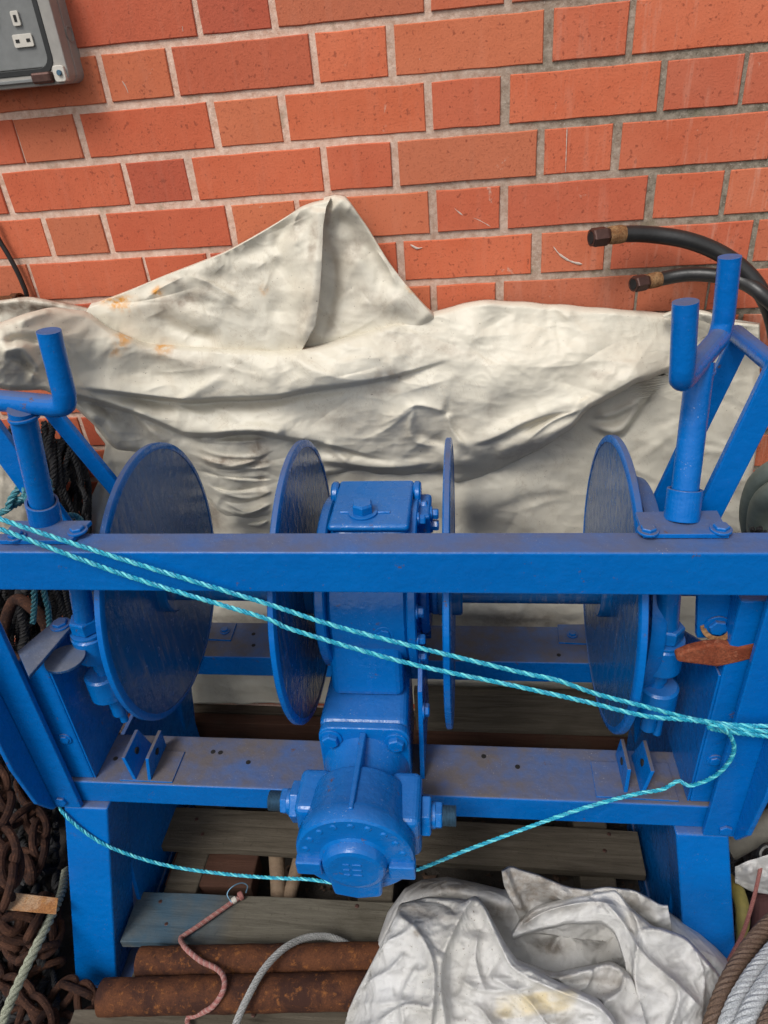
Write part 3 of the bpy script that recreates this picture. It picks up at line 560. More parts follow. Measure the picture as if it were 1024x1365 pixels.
sheet('left_peak', [(112,408),(140,399),(168,386),(193,371),(281,337),(352,293),(376,275),(390,272),(420,269),(433,266),(442,263)], [(112,430),(150,470),(445,490)], 112, 440, 200, 150, lambda x, y: ip(y,(260,1.205),(420,1.165),(490,1.165))-ip(x,(380,0),(430,.012)), bP, parent=tarp, off=TO, curlT=7, curlR=0, curl=.025, seed=41, noise=(.5,.8,.7), crk=(2.6,1.5),
  xl=[(260,428),(276,380),(337,262),(371,185),(400,125),(420,112),(490,112)], xr=[(260,443),(276,435),(300,431),(357,429),(400,426),(433,421),(455,409),(468,402),(490,398)],
  stains=[('rust',210,388,6,6,0,1.6),('rust',155,405,20,7,.3,1.0),('rust',168,398,14,5,0,.8),('rust',352,388,5,7,0,.7),('dirt',250,400,30,9,-.4,.7),('dirt',225,403,30,10,-.3,.6),('dirt',418,320,8,30,.1,.7),('dirt',395,300,10,22,.2,.6),('dirt',407,420,10,40,.2,.5),('dirt',240,378,16,5,.4,.6),('dirt',300,372,60,16,0,.25)])
def bQ(f):
    F = f.fold
    F([(447,262),(470,285),(500,325),(535,370),(575,430)], 14, 10, 20, .05, .05); F([(440,290),(470,300),(490,330),(520,400)], -14, 14, 16, .1, .3); F([(462,330),(500,370),(540,420)], 12, 16, 18); F([(440,320),(445,380),(430,450)], -10, 10, 12); F([(500,330),(520,360),(530,385)], 7, 7, 5, .3, .3, True); F([(470,400),(520,405),(560,420)], 7, 14, 12)
sheet('right_peak', [(396,262),(434,262),(447,259),(462,261),(474,268),(502,302),(527,351),(550,382),(573,416),(590,420)], [(396,490),(590,470)], 400, 585, 120, 130, lambda x, y: 1.214-ip(y,(260,.012),(330,0),(450,.03)), bQ, parent=tarp, off=TO, curlT=8, curlR=5, curl=.024, seed=61, noise=(.5,.8,.8), crk=(3,1.6),
  xl=[(255,434),(300,424),(400,412),(480,390)], xr=[(255,470),(266,477),(272,482),(304,506),(351,534),(382,556),(416,580),(480,590)],
  stains=[('rust',546,386,4,3,.4,.9),('dirt',470,330,20,30,.5,.6),('dirt',440,300,6,20,0,.5),('dirt',500,400,60,20,.3,.4),('dirt',525,350,12,20,.6,.4)])
# brownish folded edge at far left
def bR(f): f.fold([(-30,405),(40,402),(110,420),(150,440)], 8, 6, 8, .05, .2); f.fold([(40,412),(100,425),(140,450)], -7, 5, 5)
sheet('left_hem', [(-150,404),(-40,404),(0,400),(40,396),(90,404),(125,412),(165,432)], [(-150,440),(60,440),(165,470)], -150, 165, 150, 40, lambda x, y: 1.19+0*x, bR, parent=tarp, off=TO, curlT=5, curl=.02, seed=71, noise=(.4,.6,1), stains=[('dirt',30,410,90,14,0,.9),('dirt',120,425,40,10,.3,.6)])
# folded flap by the right mast
def bS(f): f.fold([(885,412),(940,420),(1008,430)], 6, 4, 8, .1, .1)
sheet('right_flap', [(880,421),(892,416),(905,411),(940,414),(975,428),(1012,432)], [(880,424),(930,424),(975,441),(995,452),(1012,449)], 884, 1012, 60, 20, lambda x, y: 1.165+0*x, bS, parent=tarp, off=TO, curlT=4, curl=.02, seed=81, noise=(.1,.3,1))
# ---------------------------------------------------------------- the blue winch
win = empty('winch', tuple(RW @ BASE), 'blue painted twin drum winch on a steel frame standing in front of the tarpaulin', 'winch', rot=(0, ROLL, YAW))
BO = tuple(BASE)
def P_(mb, name, mat=None, parent=None, bevel=.002, **kw): return mb.build(name, mat or M_BLUE, parent or win, off=BO, bevel=bevel, **kw)
def bolt(p, nrm, r=.009, h=.007, parent=None, mat=None, **k): return P_(hexbolt(p, nrm, r, h, **k), 'bolt', mat or M_BLUE, parent, bevel=.0008)
XM = -.168                                             # centre line
P_(MB().box((-.98, .66), (.700, .744), (.937, 1.0)), 'top_beam', bevel=.0032, seg=3)
fc = P_(MB().box((-.697, .362), (.730, .834), (.447, .500)), 'front_channel', M_CHAN, bevel=.0035, seg=3)
rc = P_(MB().box((-.70, .365), (1.036, 1.142), (.447, .500)), 'rear_channel', M_CHAN, bevel=.0035, seg=3)
# corner uprights (angle section with a forward flange that is cut away at the foot)
for s, xi, xo in ((-1, -.684, -.737), (1, .342, .394)):
    x0, x1 = sorted((xi, xo)); u = P_(MB().box((x0, x1), (.716, .726), (.447, .937)), 'corner_upright')
    xf = (xo, xo-s*.008) if s > 0 else (xo, xo+.008)
    a, b = sorted(xf); P_(MB().prism([(a, .7155, .447), (a, .7155, .9365), (a, .672, .9365), (a, .672, .60), (a, .684, .50), (a, .708, .452)], (b-a, 0, 0)), 'flange', parent=u)
    bolt(((xi+xo)/2+s*.004, .716, .466), (0,-1,0), .0105, .005, u, washer=False)
# splayed legs, their bottom rails and side plates
for s in (-1, 1):
    X = lambda v: XM+s*v
    top = [(X(.470), .718), (X(.550), .718), (X(.550), .80), (X(.470), .80)]; bot = [(X(.538), .632), (X(.624), .632), (X(.624), .73), (X(.538), .73)]
    c = [(x, d, .004) for x, d in bot]+[(x, d, .446) for x, d in top]
    if s < 0: c = [c[i] for i in (1,0,3,2,5,4,7,6)]
    lg = P_(MB().hexa(c), 'leg', bevel=.004, seg=3)
    xs = sorted((X(.502), X(.600))); P_(MB().box(xs, (.735, 1.16), (.002, .055)), 'bottom_rail', bevel=.003)
    xs = sorted((X(.506), X(.514))); P_(MB().prism([(xs[0], .80, .446), (xs[0], 1.14, .446), (xs[0], 1.14, .056), (xs[0], .735, .056)], (xs[1]-xs[0], 0, 0)), 'side_plate', bevel=.001)
    c2 = [(X(.470), 1.06, .446), (X(.550), 1.06, .446), (X(.550), 1.14, .446), (X(.470), 1.14, .446)]; b2 = [(X(.53), 1.10, .056), (X(.60), 1.10, .056), (X(.60), 1.16, .056), (X(.53), 1.16, .056)]
    cc = b2+c2
    if s < 0: cc = [cc[i] for i in (1,0,3,2,5,4,7,6)]
    P_(MB().hexa(cc), 'leg', bevel=.004)
    # post on the channels and its side plate
    xs = sorted((X(.487), X(.530))); po = P_(MB().box(xs, (.737, .775), (.5005, .90 if s > 0 else .772)), 'side_post', bevel=.003)
    xs = sorted((X(.4835), X(.4868))); P_(MB().prism([(xs[0], .738, .501), (xs[0], 1.13, .501), (xs[0], 1.10, .60), (xs[0], .93, .69), (xs[0], .80, .77), (xs[0], .738, .77)], (xs[1]-xs[0], 0, 0)), 'post_plate', bevel=.001)
    bolt((X(.507), .737, .60), (0,-1,0), .0085, .005, po)
    P_(MB().box(sorted((X(.43), X(.60))), (.630, .735), (.0005, .004)), 'foot_plate', bevel=.001)
hole = lambda q, par, z=.5005, r=.0042: P_(MB().cyl(np.array(W(*q, z=z))-[0,0,.001], np.array(W(*q, z=z))+[0,0,.0002], r, 14), 'hole', M_HOLE, par, bevel=0)
for q in ((284,1002),(294,1003),(331,1016),(690,1022),(154,1011),(645,1008)): hole(q, fc)
for q in ((338,860),(745,873),(338,845)): hole(q, rc)
def patch(c, h=.003, par=None, z=.5, name='patch_plate'):
    p = [W(x, y, z=z) for x, y in c]; return P_(MB().hexa([tuple(q-[0,0,.001]) for q in p]+[tuple(q+[0,0,h]) for q in p]), name, M_CHAN, par or fc, bevel=.001)
patch([(160,1041),(230,1044),(247,1003),(176,1001)]); patch([(795,1063),(905,1069),(890,1018),(787,1016)]); a = patch([(268,853),(308,855),(316,832),(279,832)], .004, rc); b = patch([(745,858),(790,860),(788,834),(743,834)], .004, rc)
bolt(W(300,841,z=.505), (0,0,1), .008, .007, a); bolt(W(763,846,z=.505), (0,0,1), .008, .007, b)
for (qx, ln) in (((180,1041), -.012), ((199,1043), .004), ((834,1058), .002), ((856,1060), .012)):
    p = W(*qx, z=.5); x, d = p[0], max(p[1], .736)
    t = MB().hexa([(x-.003,d,.501),(x+.003,d,.501),(x+.003,d+.075,.501),(x-.003,d+.075,.501),(x-.003+ln,d+.008,.548),(x+.003+ln,d+.008,.548),(x+.003+ln,d+.068,.548),(x-.003+ln,d+.068,.548)])
    tab = P_(t, 'lug', M_CHAN, bevel=.001); P_(MB().cyl((x+ln*.6-.0045,d+.038,.530), (x+ln*.6+.0045,d+.038,.530), .006, 14), 'hole', M_HOLE, tab, bevel=0)
# drum shaft, drums and flanges
DC, ZC, RD = .93, .78, .231
ax = lambda x: (x, DC, ZC)
P_(MB().cyl(ax(-.70), ax(.36), .022, 24), 'shaft', bevel=0)
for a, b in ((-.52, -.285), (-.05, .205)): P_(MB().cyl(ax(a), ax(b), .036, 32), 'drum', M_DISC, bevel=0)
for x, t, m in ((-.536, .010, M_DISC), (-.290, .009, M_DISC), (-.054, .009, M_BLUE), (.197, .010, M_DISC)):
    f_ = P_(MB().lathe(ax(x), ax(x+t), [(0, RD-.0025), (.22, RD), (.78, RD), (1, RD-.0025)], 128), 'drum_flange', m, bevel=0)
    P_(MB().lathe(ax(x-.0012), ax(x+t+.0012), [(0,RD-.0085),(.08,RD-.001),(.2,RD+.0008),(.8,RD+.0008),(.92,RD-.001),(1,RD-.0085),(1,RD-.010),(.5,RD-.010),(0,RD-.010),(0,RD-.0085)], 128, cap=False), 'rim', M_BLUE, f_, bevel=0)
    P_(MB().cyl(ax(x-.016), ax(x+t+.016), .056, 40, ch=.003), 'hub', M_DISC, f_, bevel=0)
for s, x in ((-1, -.545), (1, .228)):
    h = P_(MB().lathe(ax(x), ax(x+s*.022), [(0,.165),(.5,.168),(.9,.165),(1,.155)], 64), 'brake_ring', M_BLUE, bevel=0)
    P_(MB().cyl(ax(x+s*.022), ax(x+s*.070), .055, 36, ch=.004), 'bearing', M_CAST, bevel=0)
    for k in range(6): a = k*pi/3+.3; bolt((x+s*.022, DC+.125*cos(a), ZC+.125*sin(a)), (s,0,0), .009, .007, h)
# screw rods with eye bosses beside the outer flanges
for s, xm, xb in ((-1, -.572, -.606), (1, .238, .256)):
    lo = W(167,961,d=.80) if s < 0 else W(875,978,d=.80)
    rod = P_(MB().cyl((xm, .775, .937), (xb, .793, .80), .0155, 24).cyl((xb, .793, .82), (xb, .795, .60), .0115, 20), 'screw_rod', M_CAST, bevel=0)
    P_(MB().lathe((xb, .793, .788), (xb, .793, .812), [(0,.0215),(.12,.0235),(.88,.0235),(1,.0215)], 6, False, a0=.3), 'lock_nut', M_CAST, rod, bevel=.001); P_(MB().cyl((xb,.793,.783),(xb,.793,.7875),.027,24), 'washer', M_CAST, rod, bevel=.0005)
    for zz, dx in ((.758, 0), (.672, s*.004)):
        bo = P_(MB().lathe((xb+dx, .793, zz-.026), (xb+dx, .793, zz+.024), [(0,.024),(.07,.0285),(.93,.0285),(1,.025)], 32), 'eye_boss', M_CAST, bevel=0)
        P_(MB().box(sorted((xb+dx-s*.010, xb+dx-s*.05)), (.780, .83), (zz-.020, zz+.020)), 'boss_arm', M_CAST, bo, bevel=.005)
    P_(MB().cyl((xb, .795, .705), (xb, .795, .732), .0145, 20, ch=.001), 'collar', M_CAST, rod, bevel=0)
    P_(MB().lathe((lo[0], .80, .625), (lo[0], .80, .650), [(0,.016),(1,.018)], 6, False), 'lock_nut', M_CAST, rod, bevel=.001)
    P_(MB().cyl((lo[0], .80, .632), tuple(lo), .0068, 14, ch=.002), 'pin', M_CAST, rod, bevel=0)
# gear case
gc = P_(MB().lathe(ax(-.232), ax(-.108), [(0,.118),(.06,.126),(.94,.126),(1,.118)], 72), 'gear_case', M_CAST, bevel=0)
for x, t in ((-.247, .016), (-.110, .014)):
    g = P_(MB().lathe(ax(x), ax(x+t), [(0,.136),(.15,.139),(.85,.139),(1,.136)], 72), 'case_flange', M_CAST, bevel=0)
    if x > -.2:
        for k in range(16):
            a = k*pi/8+.1; P_(hexbolt((x+t, DC+.127*cos(a), ZC+.127*sin(a)), (1,0,0), .0085, .012), 'bolt', M_CAST, g, bevel=.0008)
for a, b, r in ((-.247, -.262, .075), (-.262, -.272, .05), (-.096, -.080, .085), (-.080, -.066, .055)): P_(MB().cyl(ax(a), ax(b), r, 40, ch=.004), 'bearing_cover', M_CAST, bevel=0)
# inspection tower with lid on the case
def frust(x, d, z0, z1, k=.006):
    (a,b),(c,e) = x,d; return MB().hexa([(a-k,c-k,z0),(b+k,c-k,z0),(b+k,e+k,z0),(a-k,e+k,z0),(a,c,z1),(b,c,z1),(b,e,z1),(a,e,z1)])
tw = P_(frust((-.224,-.108), (.868,.998), .84, .918, .010), 'gear_tower', M_CAST, bevel=.013, seg=5)
ld = P_(frust((-.226,-.106), (.866,1.001), .9185, .930, .001), 'lid', M_CAST, tw, bevel=.006, seg=4)
bolt(W(484,683,z=.931), (0,0,1), .0165, .018, ld, mat=M_CAST); P_(MB().cyl(W(454,683,z=.9302), W(520,683,z=.9302), .0028, 12), 'lid_ridge', M_CAST, ld, bevel=0)
for x in (-.232, -.100): P_(MB().cyl((x-.006, .985, .912), (x+.006, .985, .912), .021, 24, ch=.003), 'ear', M_CAST, tw, bevel=0)
P_(MB().box((-.246,-.232),(.93,1.01),(.85,.905)), 'side_lug', M_CAST, tw, bevel=.006, seg=3); P_(MB().box((-.104,-.078),(.93,1.0),(.85,.905)), 'side_lug', M_CAST, tw, bevel=.006, seg=3)
for z_ in (.872, .893): bolt((-.078,.955,z_), (1,0,0), .009, .012, tw, mat=M_CAST)
# input housing in front of the case, on the front channel
ih = P_(MB().hexa([(-.256,.752,.501),(-.112,.752,.501),(-.116,.885,.501),(-.250,.885,.501),(-.253,.752,.640),(-.114,.752,.640),(-.118,.905,.652),(-.246,.905,.652)]), 'input_housing', M_CAST, bevel=.012, seg=4)
P_(MB().hexa([(-.238,.80,.645),(-.122,.80,.645),(-.122,.90,.645),(-.238,.90,.645),(-.238,.815,.78),(-.122,.815,.78),(-.122,.90,.80),(-.238,.90,.80)]), 'case_neck', M_CAST, bevel=.012, seg=3)
P_(MB().tube([W(462,800,d=.812)-[0,0,.02], W(500,800,d=.812)-[0,0,.0205], W(538,800,d=.812)-[0,0,.02]], .0016, 8), 'weld_bead', M_CAST, bevel=0); bolt(W(512,845,d=.806), (0,-1,0), .011, .005, ih, mat=M_CAST)
MX, MZ = -.1815, .556
def round_sq(cx, cz, hw, hh, r, n=6): return rrect(cx-hw, cx+hw, cz-hh, cz+hh, r, n)
fl = P_(MB().prism([(x, .7375, z) for x, z in round_sq(MX, .566, .0705, .078, .022)], (0, .0145, 0)), 'motor_flange', M_CAST, bevel=.003, seg=3)
for q in ((441,984),(528,989)): p = W(*q, d=.737); bolt(p, (0,-1,0), .0135, .011, fl, mat=M_CAST)
for q in (-.052, .052): bolt((MX+q, .737, .510), (0,-1,0), .0125, .010, fl, mat=M_CAST)
mo = P_(MB().lathe((MX,.7378,MZ), (MX,.585,MZ), [(0,.068),(.10,.064),(.26,.060),(.30,.060),(.36,.068),(.385,.075),(.42,.077),(.80,.081),(.84,.085),(.955,.085),(.985,.0835),(1,.080)], 72), 'hydraulic_motor', M_CAST, bevel=0)
P_(MB().hexa([(MX-.005,.600,MZ+.076),(MX+.005,.600,MZ+.074),(MX+.0065,.738,MZ+.05),(MX-.0065,.738,MZ+.05),(MX-.003,.600,MZ+.0885),(MX+.003,.600,MZ+.0885),(MX+.005,.738,MZ+.080),(MX-.005,.738,MZ+.080)]), 'rib', M_CAST, mo, bevel=.002, seg=3)
P_(MB().lathe((MX,.586,MZ-.008), (MX,.568,MZ-.008), [(0,.053),(.2,.047),(.7,.045),(.92,.042),(1,.036)], 56), 'end_boss', M_CAST, mo, bevel=0)
P_(MB().prism([(MX-.042,.5855,MZ-.006),(MX+.042,.5855,MZ-.006),(MX+.035,.5855,MZ-.076),(MX,.5855,MZ-.084),(MX-.035,.5855,MZ-.076)], (0,-.014,0)), 'end_pad', M_CAST, mo, bevel=.005, seg=3)
for k in range(9):
    a = pi*(.06+.88*k/8); P_(MB().lathe((MX+.070*cos(a), .586, MZ+.070*sin(a)), (MX+.070*cos(a), .5832, MZ+.070*sin(a)), [(0,.0055),(.5,.0055),(1,.0035)], 14), 'cap_screw', M_CAST, mo, bevel=0)
P_(MB().box((MX-.0855, MX-.048), (.576,.596), (MZ-.036, MZ-.008)), 'end_lug', M_CAST, mo, bevel=.003, seg=3); P_(MB().box((MX+.048, MX+.0855), (.576,.596), (MZ-.036, MZ-.008)), 'end_lug', M_CAST, mo, bevel=.003, seg=3)
# letters cast in the end of the motor, worn shallow under the paint: two short raised lines
for k in range(3): P_(MB().box((MX-.014, MX-.005), (.5665,.5685), (MZ+.006-.012*k, MZ+.009-.012*k)).box((MX-.001, MX+.012), (.5665,.5685), (MZ+.006-.012*k, MZ+.009-.012*k)), 'casting_mark', M_CAST, mo, bevel=.0006)
for s in (-1, 1):
    x0, x1 = sorted((MX+s*.045, MX+s*.092)); pb = P_(MB().box((x0, x1), (.625 if s < 0 else .612, .700), (MZ-.040, MZ+.044)), 'port_block', M_CAST, mo, bevel=.011, seg=4)
    bx = MX+s*.092; dc = .668 if s < 0 else .655
    P_(MB().lathe((bx,dc,MZ+.002), (bx+s*.014,dc,MZ+.002), [(0,.030),(.1,.031),(.85,.031),(1,.028)], 6, False, a0=.2), 'adaptor_nut', M_CAST, pb, bevel=.001)
    P_(MB().cyl((bx+s*.014,dc,MZ+.002), (bx+s*.020,dc,MZ+.002), .019, 24), 'adaptor', M_CAST, pb, bevel=0)
    P_(MB().lathe((bx+s*.020,dc,MZ+.002), (bx+s*.030,dc,MZ+.002), [(0,.020),(.85,.020),(1,.018)], 6, False), 'adaptor_nut', M_CAST, pb, bevel=.001)
    prof = [(0,.0145)]+[(t/18, .0152 if t % 2 else .0138) for t in range(1, 18)]+[(1,.0135)]
    P_(MB().lathe((bx+s*.030,dc,MZ+.002), (bx+s*.050,dc,MZ+.002), prof, 20), 'thread', M_STEEL, pb, bevel=0)
for x0 in (-.100,): P_(MB().prism([(x0,.76,.501),(x0,.80,.66),(x0,.86,.72),(x0,.93,.72),(x0,.93,.501)], (.0075,0,0)), 'support_plate', bevel=.001)
bolt((-.0925,.80,.62), (1,0,0), .011, .010)
# masts with forked tops
for s in (-1, 1):
    xm = W(905,690,d=.775)[0] if s > 0 else W(70,700,d=.775)[0]; zf = 1.185
    e1, e2 = (W(906,512,z=zf), W(960,449,z=zf)) if s > 0 else (W(92,543,z=zf), W(-62,528,z=zf))
    if s > 0: xt = (e1+e2)/2
    else: xt = W(27,541,z=zf)
    m = P_(MB().cyl((xm,.765,1.004), (xt[0], xt[1], zf-.004), .0158, 28), 'mast', M_BLUE, bevel=0)
    P_(MB().ring((xm,.765,1.004), (xm+ (xt[0]-xm)*.2,.765+(xt[1]-.765)*.2,1.040), .0208, .0172, 32), 'socket', M_BLUE, m, bevel=.0008)
    t1 = W(914,402,d=e1[1]) if s > 0 else W(65,441,d=e1[1]); t2 = W(973,342,d=e2[1]) if s > 0 else np.array([e2[0]+(t1-e1)[0], e2[1]+(t1-e1)[1], t1[2]])
    u = (e2-e1)/np.linalg.norm(e2-e1); zz = np.array([0,0,.018])
    path = np.vstack([spline([t1, e1+zz*1.1+(t1-e1)*.02], .02), spline([e1+zz, e1+zz*.25+u*.005, e1+u*.018], .004), spline([e1+u*.03, e2-u*.03], .03), spline([e2-u*.018, e2+zz*.25-u*.005, e2+zz], .004), spline([e2+zz*1.2, t2], .02)])
    fk = P_(MB().tube(path, .0132, 20), 'fork', M_BLUE, m, bevel=.0015)
    P_(MB().ring(e1*.0+xt-[0,0,.0165], xt-[0,0,.0125], .0185, .0150, 28), 'weld_ring', M_BLUE, m, bevel=.001)
    if s > 0: c = [W(857,718,z=1.001), W(972,718,z=1.001), W(955,686,z=1.001), W(846,688,z=1.001)]
    else: c = [W(0,726,z=1.001), W(96,726,z=1.001), W(124,699,z=1.001), W(22,699,z=1.001)]
    bp = P_(MB().hexa([tuple(q) for q in c]+[tuple(q+[0,0,.0065]) for q in c]), 'base_plate', M_BLUE if s > 0 else M_BLUE, m, bevel=.0012)
    for q in ([(864,708),(961,706)] if s > 0 else [(22,716),(104,708)]): bolt(W(*q, z=1.0078), (0,0,1), .0095, .007, bp)
    P_(MB().cyl((xm,.765,1.0005), (xm,.772,.93), .0155, 24), 'mast_stub', M_BLUE, m, bevel=0)
# leaning side frames: two flat bars joined by a round bar
def flat(p0, p1, wx, wd):
    p0 = np.array(p0); p1 = np.array(p1); k = np.array([wx/2,0,0]); l = np.array([0,wd/2,0])
    return MB().hexa([p0-k-l, p0+k-l, p0+k+l, p0-k+l, p1-k-l, p1+k-l, p1+k+l, p1-k+l])
r1a, r1b = W(875,682,d=.96), W(986,452,d=.96); r2a, r2b = W(936,700,d=.80), W(1046,478,d=.80)
f1 = P_(flat(r1a-(r1b-r1a)*.25, r1b, .029, .012), 'frame_bar'); f2 = P_(flat(r2a-(r2b-r2a)*.30, r2b, .033, .012), 'frame_bar')
P_(MB().cyl(tuple(W(980,444,d=.965)), tuple(W(1050,502,d=.79)), .0115, 20, ch=.002), 'cross_bar', bevel=0)
l1a, l1b = W(165,664,d=.95), W(62,540,d=.95); l2a, l2b = W(100,726,d=.84), W(-50,520,d=.84)
P_(flat(l1a-(l1b-l1a)*.2, l1b, .028, .012), 'frame_bar'); P_(flat(l2a, l2b, .040, .012), 'frame_bar'); P_(MB().cyl(tuple(W(78,545,d=.955)), tuple(W(-60,520,d=.84)), .0115, 20, ch=.002), 'cross_bar', bevel=0)
# levers
c = [W(25,872,z=.79), W(40,906,z=.79), W(101,834,z=.79), W(80,826,z=.79)]
lv = P_(MB().hexa([tuple(q) for q in c]+[tuple(q+[0,0,.006]) for q in c]), 'lever', M_WORN, bevel=.0015, label='grey scuffed lever plate'); bolt(W(81,833,z=.797), (0,0,1), .0115, .007, lv)
P_(MB().cyl(tuple(W(88,880,z=.765)), tuple(W(88,880,z=.765)+[0,0,.005]), .030, 32), 'pivot_disc', M_WORN, lv, bevel=.001)
pl = [(901,874),(918,867),(942,861),(962,860),(985,863),(1008,858),(1008,878),(985,884),(957,890),(925,886),(903,883)]
P_(MB().prism([tuple(W(x,y,d=.735+.0*x)) for x, y in pl], (0,.014,0)), 'lever', M_LEVER, bevel=.004, seg=3, label='lever thick with red rust')
ub = P_(MB().hexa([tuple(W(929,851,d=.765)),tuple(W(981,851,d=.765)),tuple(W(981,851,d=.765)+[0,.012,0]),tuple(W(929,851,d=.765)+[0,.012,0]),tuple(W(931,770,d=.765)),tuple(W(972,770,d=.765)),tuple(W(972,770,d=.765)+[0,.012,0]),tuple(W(931,770,d=.765)+[0,.012,0])]), 'hanger_plate', bevel=.002)
bolt(W(956,834,d=.764), (0,-1,0), .0125, .008, ub); P_(MB().ring(tuple(W(956,834,d=.7635)), tuple(W(956,834,d=.7605)), .021, .014, 28), 'rust_ring', M_FERR, ub, bevel=.0005)
# ---------------------------------------------------------------- turquoise ropes
def WW(*a, **k): return RW @ W(*a, **k)
def ropething(name, paths, R, lay, mat, label, cat='rope', strands=3, group=None, n=6, ends=True, wob=0.0):
    mb = MB()
    for p in paths: strand_rope(mb, p, R, lay, strands, n, wob)
    o = mb.build(name, mat); tone(o, strands, len(o.data.vertices)//(strands*len(paths))); return prop(o, label, cat, group)
dR = .685
up_ = [WW(x,y,d=d) for x,y,d in ((-60,668,.70),(24,700,.690),(171,748,.690),(350,803,.692),(467,840,.690),(680,893,.690),(740,906,.690),(795,925,.692),(860,942,.694),(921,958,.70),(975,966,.700),(1024,968,.700),(1090,968,.70))]
ropething('rope', [up_], .0032, .024, M_ROPE, 'turquoise rope, upper of the two strands stretched across the blue beam', group='turquoise ropes tied across the winch', wob=.15)
lo_ = [WW(x,y,d=d) for x,y,d in ((-60,682,.70),(0,705,.688),(171,768,.687),(350,823,.686),(392,840,.686),(540,883,.686),(680,913,.686),(775,934,.684),(858,954,.684),(921,960,.694),(950,965,.696),(985,972,.696),(1024,975,.698),(1090,980,.70))]
ropething('rope', [lo_], .0032, .024, M_ROPE, 'turquoise rope, lower of the two strands stretched across the blue beam', group='turquoise ropes tied across the winch', wob=.15)
tail = [WW(x,y,d=d) for x,y,d in ((1090,990,.70),(1024,982,.696),(990,978,.690),(965,975,.682),(945,970,.676),(955,966,.670),(968,974,.668),(977,988,.676),(978,1002,.684),(970,1018,.692),(955,1033,.700),(935,1043,.708),(918,1047,.716),(905,1041,.722),(893,1047,.720),(880,1053,.722),(850,1058,.715),(810,1068,.71),(760,1083,.70),(690,1108,.69),(620,1134,.68),(560,1158,.67),(500,1176,.665),(450,1177,.67),(410,1172,.68),(360,1170,.69),(300,1165,.70),(240,1157,.70),(190,1145,.70),(140,1126,.70),(105,1103,.705),(84,1083,.712),(78,1070,.73))]
ropething('rope', [tail], .0031, .023, M_ROPE, 'turquoise rope end looping down at the right and sagging below the motor', group='turquoise ropes tied across the winch', wob=.2)
k = [WW(x,y,d=d) for x,y,d in ((70,655,.86),(40,640,.85),(22,655,.84),(12,675,.83),(30,668,.86),(48,655,.87),(40,640,.88),(34,655,.83),(42,680,.82),(55,700,.80),(70,690,.85),(100,688,.90),(112,700,.9))]
ropething('rope', [k, [WW(x,y,d=.86) for x,y in ((60,640),(50,700),(44,760),(46,800),(44,830))], [WW(x,y,d=.87) for x,y in ((66,640),(60,700),(58,780),(64,810),(66,834))], [WW(x,y,d=.84) for x,y in ((-20,690),(8,680),(28,664),(44,662),(62,668))]], .0052, .028, M_ROPED, 'dirty turquoise rope knotted and hanging behind the left mast', wob=.2)

# ---------------------------------------------------------------- pallet
ZP = .125
pal = empty('pallet', tuple(WW(350,1220,z=0.0)), 'grey weathered wooden pallet under the blue winch', 'pallet', rot=(0,0,radians(-.2))); PO = np.array(pal.location)
def Gz(x, y, z): return np.array(G(x, y, z=z))
def plank(tl, tr, wd, th=.020, z=ZP, mat=None, name='plank', par=pal, warp=.002):
    a, b = Gz(*tl, z), Gz(*tr, z); u = (b-a); L = np.linalg.norm(u); u /= L; v = np.array([u[1], -u[0], 0]); n = 14; mb = MB(); V = []; r = random.Random(int(tl[0]*7+tl[1]))
    for i in range(n+1):
        t = i/n; wz = warp*sin(t*5+tl[1]); e1, e2 = r.uniform(-.0012,.0012), r.uniform(-.0015,.0015)
        c = a+u*L*t; f = c+v*(wd+e2); c = c+v*e1
        V += [c+[0,0,wz], f+[0,0,wz], f+[0,0,wz-th], c+[0,0,wz-th]]
    F = [(3,2,1,0), tuple(range(4*n, 4*n+4))]
    for i in range(n):
        for k in range(4): F.append((4*i+k, 4*i+(k+1)%4, 4*i+4+(k+1)%4, 4*i+4+k))
    mb.add(V, F); c0 = (a+b)/2; o = mb.build(name, mat or M_WOOD, None, off=c0, bevel=.0015); o.parent = par; o.location = c0-PO; return o
pal.rotation_euler = (0,0,0)
plank((198,1074), (850,1107), .094)
plank((186,1188), (800,1216), .098, mat=M_WOODB)
plank((100,1346), (640,1341), .095, z=ZP)
plank((210,938), (800,942), .03, z=ZP-.0); plank((300,998), (860,1008), .04, z=ZP-.0)
def nail(x, y):
    c = Gz(x, y, ZP+.0005); o = MB().lathe(c, c+[0,0,.0016], [(0,.0042),(.6,.004),(1,.0025)], 10).build('nail', M_NUT, pal, off=PO)
for q in ((262,1092),(270,1112),(812,1112),(806,1134),(214,1202),(222,1232),(476,1208),(338,1353),(402,1096)): nail(*q)
def blk(q, name, w_, d_, h_, z0, mat, rz=0, bev=.004, par=pal):
    c = Gz(*q, z0+h_); o = MB().box((-w_/2,w_/2),(-d_/2,d_/2),(0,h_)).build(name, mat, par, bevel=bev); o.location = (c[0]-PO[0], c[1]-PO[1], z0-PO[2]); o.rotation_euler = (0,0,rz); return o
for q in ((230,1215),(500,1200),(800,1190)): blk(q, 'bearer', .07, .60, .10, .004, M_WOOD)
t = blk((283,1158), 'timber_block', .185, .075, .055, .045, M_BROWN, .03, par=None); t.parent = None; t.location = (*Gz(283,1158,.1)[:2], .045); prop(t, 'dark brown timber offcut lying in the gap between the pallet planks', 'timber')
